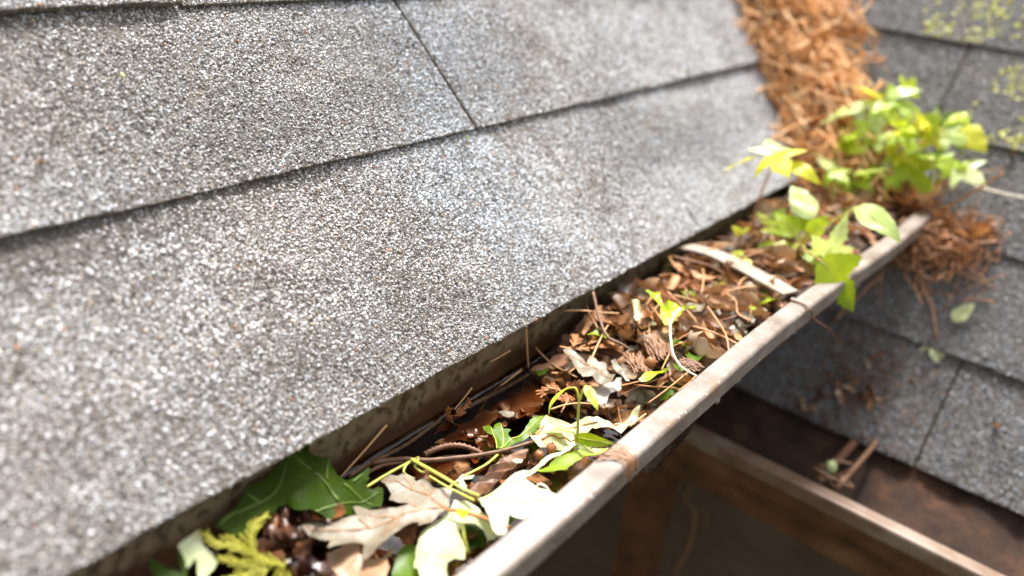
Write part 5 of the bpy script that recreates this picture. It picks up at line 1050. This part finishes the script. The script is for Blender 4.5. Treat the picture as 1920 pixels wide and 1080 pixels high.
def sprout_leaf(parent, base, tip, width, kind, mat, up=(0, 0, 1), droop=.25, fold=.25, grow=1.0):
    base = Vector(base); tip = Vector(tip); tip = base + (tip - base) * grow; a = tip - base; Ln = a.length; a.normalize()
    upv = Vector(up) + Vector((rnd.gauss(0, .15), rnd.gauss(0, .15), 0)); n_ = (upv - a * upv.dot(a)).normalized(); b = a.cross(n_)
    V, F = LT[kind]; sd_ = rnd.random() * 90; out = []
    for p in V:
        x, t = p.x * width / .62 * 1.15 if kind == 'maple' else p.x * width / .35 * .72, p.y
        x *= 1.0
        h = droop * (.25 - (t - .5) ** 2) * Ln + fold * abs(x) * Ln * .5 - .35 * x * x * Ln + .05 * Ln * mnoise.noise(Vector((x * 3, t * 3, sd_)))
        out.append(base + a * (t * Ln) + b * (x * Ln) + n_ * h)
    lf = obj('leaf', out, F, M[mat], parent)
    L_ = []
    for i in range(7):
        t = i / 6 * .95; L_.append(base + a * (t * Ln) + n_ * (droop * (.25 - (t - .5) ** 2) * Ln + .0003))
    v, f = tube_geo(L_, .00045, .00018, 8, 5); vo = bpy.data.objects.new('midrib', mesh('midrib', v, f, M['stem'])); COL.objects.link(vo); vo.parent = lf
    return lf

def seedling(label, stem, r_, leaves, stemmat='stem', name='maple_seedling', grow=1.0):
    root = empty(name, stem[0], label, 'seedling', None)
    tube('stem', stem, r_, r_ * .65, M[stemmat], root, 16, 7)
    for (att, base, tip, w, kind, mat, up, droop, pm) in leaves:
        if att is not None: tube('petiole', [att, (Vector(att) + Vector(base)) / 2 + Vector((0, 0, .0015)), base], .0007, .0006, M[pm], root, 8, 6)
        sprout_leaf(root, base, tip, w, kind, mat, up, droop, .25, grow)
    return root
U = (0, 0, 1); CF_ = (.5, -.7, .5)          # leaf faces: skyward, or turned towards the open side
Y = -.09
seedling('tiny sprout with two drooping leaves standing in the water by the lip', [(0.0669,-0.1,-0.0551), (0.0696,-0.098,-0.0434), (0.07,-0.093,-0.0356), (0.069,-0.09,-0.0287), (0.0673,-0.09,-0.0134), (0.0665,-0.09,-0.004)], .0011, [
    ((0.0665,-0.09,-0.004), (0.0627,-0.09,0.0027), (0.0497,-0.092,-0.0199), .22, 'lance', 'lime', (-.3, .2, 1), .55, 'stem'),
    ((0.0665,-0.09,-0.004), (0.0678,-0.088,0.0057), (0.0803,-0.094,-0.0004), .30, 'ovate', 'lime', CF_, .3, 'stem'),
    ((0.0687,-0.09,-0.0314), (0.0666,-0.09,-0.0252), (0.0383,-0.092,-0.0398), .36, 'lance', 'palelime', U, .2, 'stem'),
    ((0.0687,-0.09,-0.0314), (0.0669,-0.09,-0.0273), (0.09,-0.088,-0.0205), .32, 'lance', 'lime', CF_, .3, 'stem'),
    ((0.0687,-0.09,-0.0314), (0.0696,-0.09,-0.028), (0.0825,-0.094,-0.0279), .35, 'ovate', 'palelime', CF_, .2, 'stem')], 'stem', 'sprout')
Y = .235
seedling('tall thin seedling with yellow top leaves over the shingle edge', [(0.026,0.24,-0.0318), (0.023,0.238,-0.0058), (0.023,0.236,0.0218), (0.0269,0.235,0.0445), (0.028,0.235,0.0605)], .0011, [
    (None, (0.0245,0.235,0.0614), (-0.0103,0.232,0.0374), .26, 'lance', 'yellowleaf', U, .3, 'stem'),
    (None, (0.0265,0.235,0.0628), (0.0491,0.215,0.055), .62, 'maple', 'yellowleaf', CF_, .3, 'stem'),
    (None, (0.0278,0.238,0.0617), (0.0121,0.255,0.0685), .7, 'maple', 'palelime', U, .2, 'stem'),
    ((0.0301,0.235,0.0593), (0.0404,0.235,0.0584), (0.0697,0.232,0.051), .32, 'ovate', 'yellowleaf', CF_, .5, 'stem'),
    (None, (0.0297,0.235,0.061), (0.0505,0.24,0.071), .4, 'ovate', 'yellowleaf', U, .2, 'stem')], 'redstem')
seedling('bushy seedling with leaves hanging over the gutter lip', [(0.0851,0.212,-0.0325), (0.0805,0.212,-0.0149), (0.0762,0.212,-0.0035), (0.0714,0.214,0.0051)], .0013, [
    ((0.0752,0.212,-0.0001), (0.1047,0.1668,0.014), (0.1285,0.1975,-0.0268), .42, 'maple', 'lime', (.9, -.5, .4), .3, 'redstem'),
    ((0.0752,0.212,-0.0001), (0.0939,0.208,-0.0007), (0.1008,0.214,0.0381), .4, 'maple', 'palelime', CF_, .25, 'redstem'),
    ((0.073,0.213,0.0036), (0.1036,0.222,0.044), (0.1428,0.212,0.0307), .34, 'ovate', 'palelime', CF_, .5, 'stem'),
    ((0.0714,0.214,0.0051), (0.074,0.222,0.0238), (0.0465,0.24,0.0398), .42, 'ovate', 'palelime', CF_, .2, 'stem'),
    ((0.0714,0.214,0.0051), (0.0755,0.218,0.0124), (0.0847,0.224,0.0299), .5, 'ovate', 'lime', CF_, .2, 'stem'),
    ((0.0714,0.214,0.0051), (0.0664,0.214,0.0104), (0.0439,0.225,0.019), .5, 'maple', 'lime', CF_, .2, 'stem'),
    ((0.0714,0.214,0.0051), (0.0617,0.216,0.0083), (0.03,0.225,0.0088), .5, 'maple', 'lime', U, .3, 'stem'),
    ((0.0714,0.214,0.0051), (0.0671,0.222,0.0132), (0.066,0.235,0.0329), .6, 'maple', 'lime', U, .2, 'stem'),
    ((0.073,0.213,0.0036), (0.0804,0.208,0.0029), (0.0973,0.198,-0.0019), .5, 'ovate', 'lime', CF_, .2, 'stem'),
    ((0.0733,0.213,0.0027), (0.0718,0.205,0.0031), (0.0659,0.2,-0.0046), .5, 'ovate', 'lime', CF_, .2, 'stem')], 'stem')
seedling('small seedling with two lime leaves just above the metal strap', [(0.0336,0.195,-0.0205), (0.0315,0.195,-0.0058), (0.0299,0.196,0.003)], .0009, [
    (None, (0.0299,0.196,0.003), (0.0227,0.19,0.0093), .5, 'ovate', 'yellowleaf', CF_, .3, 'stem'), (None, (0.0299,0.196,0.003), (0.0348,0.2,0.0102), .5, 'ovate', 'lime', U, .3, 'stem')], 'redstem')
seedling('little lime shoot growing over the metal strap', [(0.0536,0.17,-0.0131), (0.0502,0.17,-0.0082), (0.0453,0.17,-0.003)], .0009, [
    (None, (0.0453,0.17,-0.003), (0.035,0.17,-0.0039), .5, 'ovate', 'lime', CF_, .3, 'stem'), (None, (0.0472,0.17,-0.0051), (0.0552,0.162,-0.009), .4, 'ovate', 'yellowleaf', CF_, .3, 'stem')], 'stem')
seedling('dark green seedling tucked under the shingle edge', [(-0.0197,0.125,-0.044), (-0.0205,0.125,-0.037), (-0.0208,0.126,-0.0302)], .0010, [
    (None, (-0.0208,0.126,-0.0302), (-0.0177,0.118,-0.0482), .6, 'ovate', 'freshgreen', CF_, .3, 'stem'), (None, (-0.0224,0.126,-0.0381), (-0.0307,0.11,-0.0506), .5, 'ovate', 'green', CF_, .3, 'stem'), (None, (-0.0211,0.126,-0.0289), (-0.0202,0.13,-0.0222), .6, 'ovate', 'freshgreen', CF_, .2, 'stem')], 'stem')
seedling('single narrow green leaf drooping from under the shingles', [(-0.0174,0.16,-0.0166), (-0.0159,0.16,-0.019), (-0.0151,0.16,-0.0207)], .0009, [
    (None, (-0.0166,0.16,-0.0183), (-0.0061,0.152,-0.038), .34, 'ovate', 'freshgreen', CF_, .2, 'stem')], 'stem')
seedling('low seedling with small leaves under the eave beside the tall one', [(0.0292,0.27,-0.0253), (0.0262,0.27,-0.0132), (0.0241,0.27,-0.0046)], .001, [
    (None, (0.0241,0.27,-0.0046), (0.0109,0.27,-0.0027), .5, 'ovate', 'lime', U, .3, 'stem'), (None, (0.0241,0.27,-0.0046), (0.0381,0.27,0.0085), .5, 'ovate', 'freshgreen', U, .3, 'stem'), (None, (0.025,0.27,-0.0084), (0.0272,0.26,-0.0206), .5, 'ovate', 'freshgreen', CF_, .3, 'stem'), (None, (0.025,0.27,-0.0084), (0.042,0.26,-0.0104), .5, 'ovate', 'lime', CF_, .3, 'stem')], 'stem')
# far cluster growing at the foot of the valley
def far(label, y, base, top, leaves, stemmat='stem'):
    seedling(label, [base, tuple((Vector(base) + Vector(top)) / 2 + Vector((.002, 0, .003))), top], .0011, [(top, b, t, w, k, m_, u_, .3, 'stem') for (b, t, w, k, m_, u_) in leaves], stemmat, 'maple_seedling', 1.0)
far('seedling with pale leaves at the foot of the straw valley', .40, (0.0639,0.4,-0.0209), (0.0537,0.4,0.0152), [
    ((0.0527,0.4,0.015), (0.0586,0.385,-0.0037), .62, 'maple', 'lime', CF_), ((0.0561,0.4,0.0176), (0.0851,0.39,0.0353), .5, 'maple', 'palelime', U), ((0.051,0.4,0.0172), (0.0074,0.4,0.0274), .42, 'ovate', 'palelime', U), ((0.0493,0.41,0.0158), (0.036,0.42,0.0213), .5, 'ovate', 'palelime', U)])
far('seedling with broad lime leaves just above the gutter end', .43, (0.0978,0.43,-0.0062), (0.0847,0.43,0.037), [
    ((0.0871,0.43,0.0377), (0.1235,0.415,0.0108), .45, 'maple', 'lime', CF_), ((0.0835,0.43,0.0378), (0.0631,0.43,0.0145), .5, 'maple', 'lime', U), ((0.0827,0.43,0.0354), (0.071,0.42,0.0065), .5, 'ovate', 'palelime', CF_), ((0.0889,0.41,0.044), (0.1049,0.4206,0.0558), .45, 'ovate', 'palelime', U), ((0.0894,0.43,0.0383), (0.1164,0.43,0.0456), .5, 'maple', 'lime', CF_)])
far('seedling reaching furthest over the far shingles', .435, (0.1242,0.43,0.013), (0.1131,0.4286,0.0648), [
    ((0.1116,0.4312,0.0676), (0.1365,0.43,0.0674), .55, 'maple', 'palelime', CF_), ((0.1233,0.4395,0.0768), (0.1516,0.43,0.0627), .5, 'ovate', 'yellowleaf', CF_), ((0.1096,0.4389,0.0761), (0.1239,0.4509,0.0895), .4, 'ovate', 'lime', U), ((0.1089,0.4319,0.0683), (0.097,0.43,0.0536), .6, 'maple', 'yellowleaf', CF_), ((0.1074,0.4344,0.0712), (0.0769,0.4368,0.0738), .5, 'maple', 'yellowleaf', U)])
far('pale seedling leaning low over the gutter end', .42, (0.1288,0.42,0.0058), (0.1336,0.42,0.0428), [
    ((0.1352,0.42,0.0448), (0.1617,0.41,0.039), .6, 'maple', 'palelime', CF_), ((0.1335,0.42,0.0459), (0.1485,0.43,0.0543), .5, 'maple', 'palelime', U), ((0.131,0.42,0.0437), (0.1269,0.41,0.0341), .5, 'ovate', 'lime', CF_)], 'redstem')
far('yellow seedling at the top of the green cluster', .50, (0.0579,0.4458,0.0435), (0.0484,0.4464,0.0844), [
    ((0.0484,0.4464,0.0844), (0.0038,0.42,0.0552), .3, 'lance', 'palelime', U), ((0.0448,0.4479,0.0861), (0.01,0.4527,0.0915), .45, 'maple', 'yellowleaf', U), ((0.0488,0.4499,0.0883), (0.0771,0.4599,0.0995), .35, 'ovate', 'palelime', U), ((0.0507,0.4468,0.0849), (0.0695,0.4325,0.069), .6, 'maple', 'lime', CF_), ((0.0472,0.444,0.0818), (0.0496,0.4317,0.0681), .6, 'ovate', 'palelime', CF_)])
far('lime seedling in the middle of the green cluster', .46, (0.0876,0.4308,0.0268), (0.0768,0.4285,0.0646), [
    ((0.0768,0.4285,0.0646), (0.0967,0.4364,0.0734), .6, 'maple', 'lime', U), ((0.0768,0.4285,0.0646), (0.065,0.4191,0.0542), .6, 'maple', 'yellowleaf', U), ((0.0784,0.4276,0.0636), (0.0963,0.4139,0.0484), .6, 'maple', 'lime', CF_), ((0.0681,0.465,0.0583), (0.0611,0.4381,0.0752), .6, 'ovate', 'lime', U)])
far('small yellow seedling where the straw meets the shingle corner', .46, (0.0368,0.4199,0.0147), (0.0337,0.4087,0.0426), [
    ((0.0337,0.4087,0.0426), (0.0265,0.4017,0.0349), .6, 'ovate', 'yellowleaf', CF_), ((0.0337,0.4087,0.0426), (0.0298,0.4173,0.0521), .6, 'ovate', 'yellowleaf', U), ((0.0346,0.4089,0.0428), (0.064,0.4206,0.0558), .4, 'ovate', 'palelime', U), ((0.0351,0.4081,0.042), (0.0566,0.4079,0.0417), .5, 'ovate', 'lime', CF_)])
far('lime seedling beside the bleached white scrap', .49, (0.0497,0.4377,0.0345), (0.0473,0.427,0.063), [
    ((0.0473,0.427,0.063), (0.0636,0.4356,0.0725), .6, 'maple', 'palelime', CF_), ((0.0457,0.428,0.064), (0.0397,0.4141,0.0486), .5, 'maple', 'lime', CF_), ((0.0471,0.4291,0.0653), (0.0496,0.4402,0.0776), .6, 'ovate', 'lime', U)])
far('seedling with narrow pale leaves crossing the middle of the green cluster', .44, (0.0895,0.42,0.0131), (0.0795,0.43,0.041), [
    ((0.0847,0.43,0.037), (0.1048,0.43,0.0551), .3, 'lance', 'white', U), ((0.0773,0.43,0.0415), (0.0681,0.4197,0.0549), .6, 'ovate', 'yellowleaf', CF_), ((0.0789,0.43,0.0398), (0.0695,0.42,0.0293), .5, 'maple', 'lime', CF_), ((0.0804,0.43,0.0413), (0.103,0.42,0.0375), .5, 'maple', 'yellowleaf', CF_)])
far('seedling with drooping lime leaves by the dark hollow above the gutter', .41, (0.0488,0.37,-0.0071), (0.0381,0.38,0.0231), [
    ((0.0381,0.38,0.0231), (0.0196,0.38,0.0289), .5, 'ovate', 'palelime', U), ((0.0381,0.38,0.0231), (0.0575,0.37,0.0173), .5, 'maple', 'lime', CF_), ((0.0374,0.38,0.0219), (0.0366,0.37,0.0085), .5, 'ovate', 'lime', CF_)])
far('yellow seedling above the one that reaches furthest', .47, (0.099,0.454,0.0526), (0.0965,0.4384,0.0756), [
    ((0.0965,0.4384,0.0756), (0.0819,0.4283,0.0643), .6, 'maple', 'yellowleaf', CF_), ((0.096,0.4392,0.0765), (0.1096,0.443,0.0807), .6, 'maple', 'palelime', CF_), ((0.0969,0.4377,0.0748), (0.1075,0.4275,0.0635), .6, 'maple', 'yellowleaf', CF_)])
CLUMP = [((0.0289,0.4178,0.0453), (0.0369,0.4305,0.0115)),((0.0541,0.4279,0.0564), (0.0626,0.4411,0.0233)),((0.0609,0.4589,0.0909), (0.0696,0.4728,0.0585)),((0.0779,0.405,0.0238), (0.0892,0.4,-0.0045)),((0.1138,0.405,0.0496), (0.1248,0.4,0.0226)),((0.1076,0.4424,0.0725), (0.1169,0.4567,0.0406)),((0.1215,0.4471,0.0777), (0.131,0.4617,0.0462)),((0.0469,0.405,0.015), (0.0583,0.4,-0.0142)),((0.0244,0.405,0.0086), (0.0359,0.4,-0.0212))]
for k_, (c_, b_) in enumerate(CLUMP):
    c_ = Vector(c_); b_ = Vector(b_); lv = []
    for q in range(rnd.choice((2, 3, 3, 4))):
        an = rnd.uniform(0, 6.28); d_ = Vector((math.cos(an), math.sin(an), rnd.uniform(-.7, .45))).normalized(); l_ = rnd.uniform(.018, .032)
        lv.append((c_, c_ + d_ * .006, c_ + d_ * (.006 + l_), rnd.uniform(.4, .56), 'maple', rnd.choice(('lime', 'limeflat', 'palelime', 'lime', 'limeflat', 'freshgreen')), CF_, .3, 'stem'))
    o_ = seedling('small lobed lime seedling in the dense clump at the foot of the straw valley', [b_, (b_ + c_) / 2 + Vector((.002, 0, .002)), c_], .0009, lv, 'stem')
    o_['group'] = 'small seedlings in the dense clump'
# white blossom-like scrap and pale leaf dangling on a root, small leaf on the far roof
wf = empty('bleached_leaf', (0.0365,0.4335,0.0702), 'white bleached leaf scrap among the yellow seedlings', 'leaf')
for dx, dy in ((-14, 20), (2, 24), (16, 20)): sprout_leaf(wf, (0.0341,0.4374,0.0744), tuple(Vector((0.0341,0.4374,0.0744)) + (Vector((0.0577,0.4269,0.0628)) - Vector((0.0341,0.4374,0.0744))) * (dx / 33) + Vector((0, -.004, -.018 * dy / 24))), .45, 'ovate', 'white', CF_, .2)
dl = empty('dangling_leaf', (0.1758,0.345,-0.0943), 'pale green withered leaf dangling from a root over the far roof', 'leaf')
sprout_leaf(dl, (0.1765,0.345,-0.0968), (0.1746,0.34,-0.1227), .5, 'ovate', 'cream', CF_, .3); sprout_leaf(dl, (0.1765,0.345,-0.0968), (0.1905,0.338,-0.113), .5, 'ovate', 'cream', CF_, .3)
sl = empty('fallen_leaf', (0.1818,0.3564,-0.0737), 'small pale yellow leaf fallen on the far shingles', 'leaf')
sprout_leaf(sl, (0.1822,0.3558,-0.0744), (0.1923,0.3706,-0.058), .4, 'ovate', 'cream', NR, .1)
# tangle on the far gutter's hanger
hk = empty('litter_tangle', (.15, .19, -.17), 'small brown tangle of roots caught on the lower gutter hanger', 'root tangle')
for k in range(5): tube('root', [(.15 + rnd.gauss(0, .01), .188 + rnd.gauss(0, .008), -.168 + rnd.uniform(0, .006)), (.155 + rnd.gauss(0, .01), .195 + rnd.gauss(0, .012), -.172 + rnd.uniform(0, .008)), (.16 + rnd.gauss(0, .012), .2 + rnd.gauss(0, .014), -.182 + rnd.uniform(0, .008))], .0014, .0008, M['brownstem'], hk, 8, 5)
v, f = ellipsoid_geo((.151, .195, -.166), (.005, .006, .005), 10, 8, .3); obj('moss_knob', v, f, M['cream'], hk)
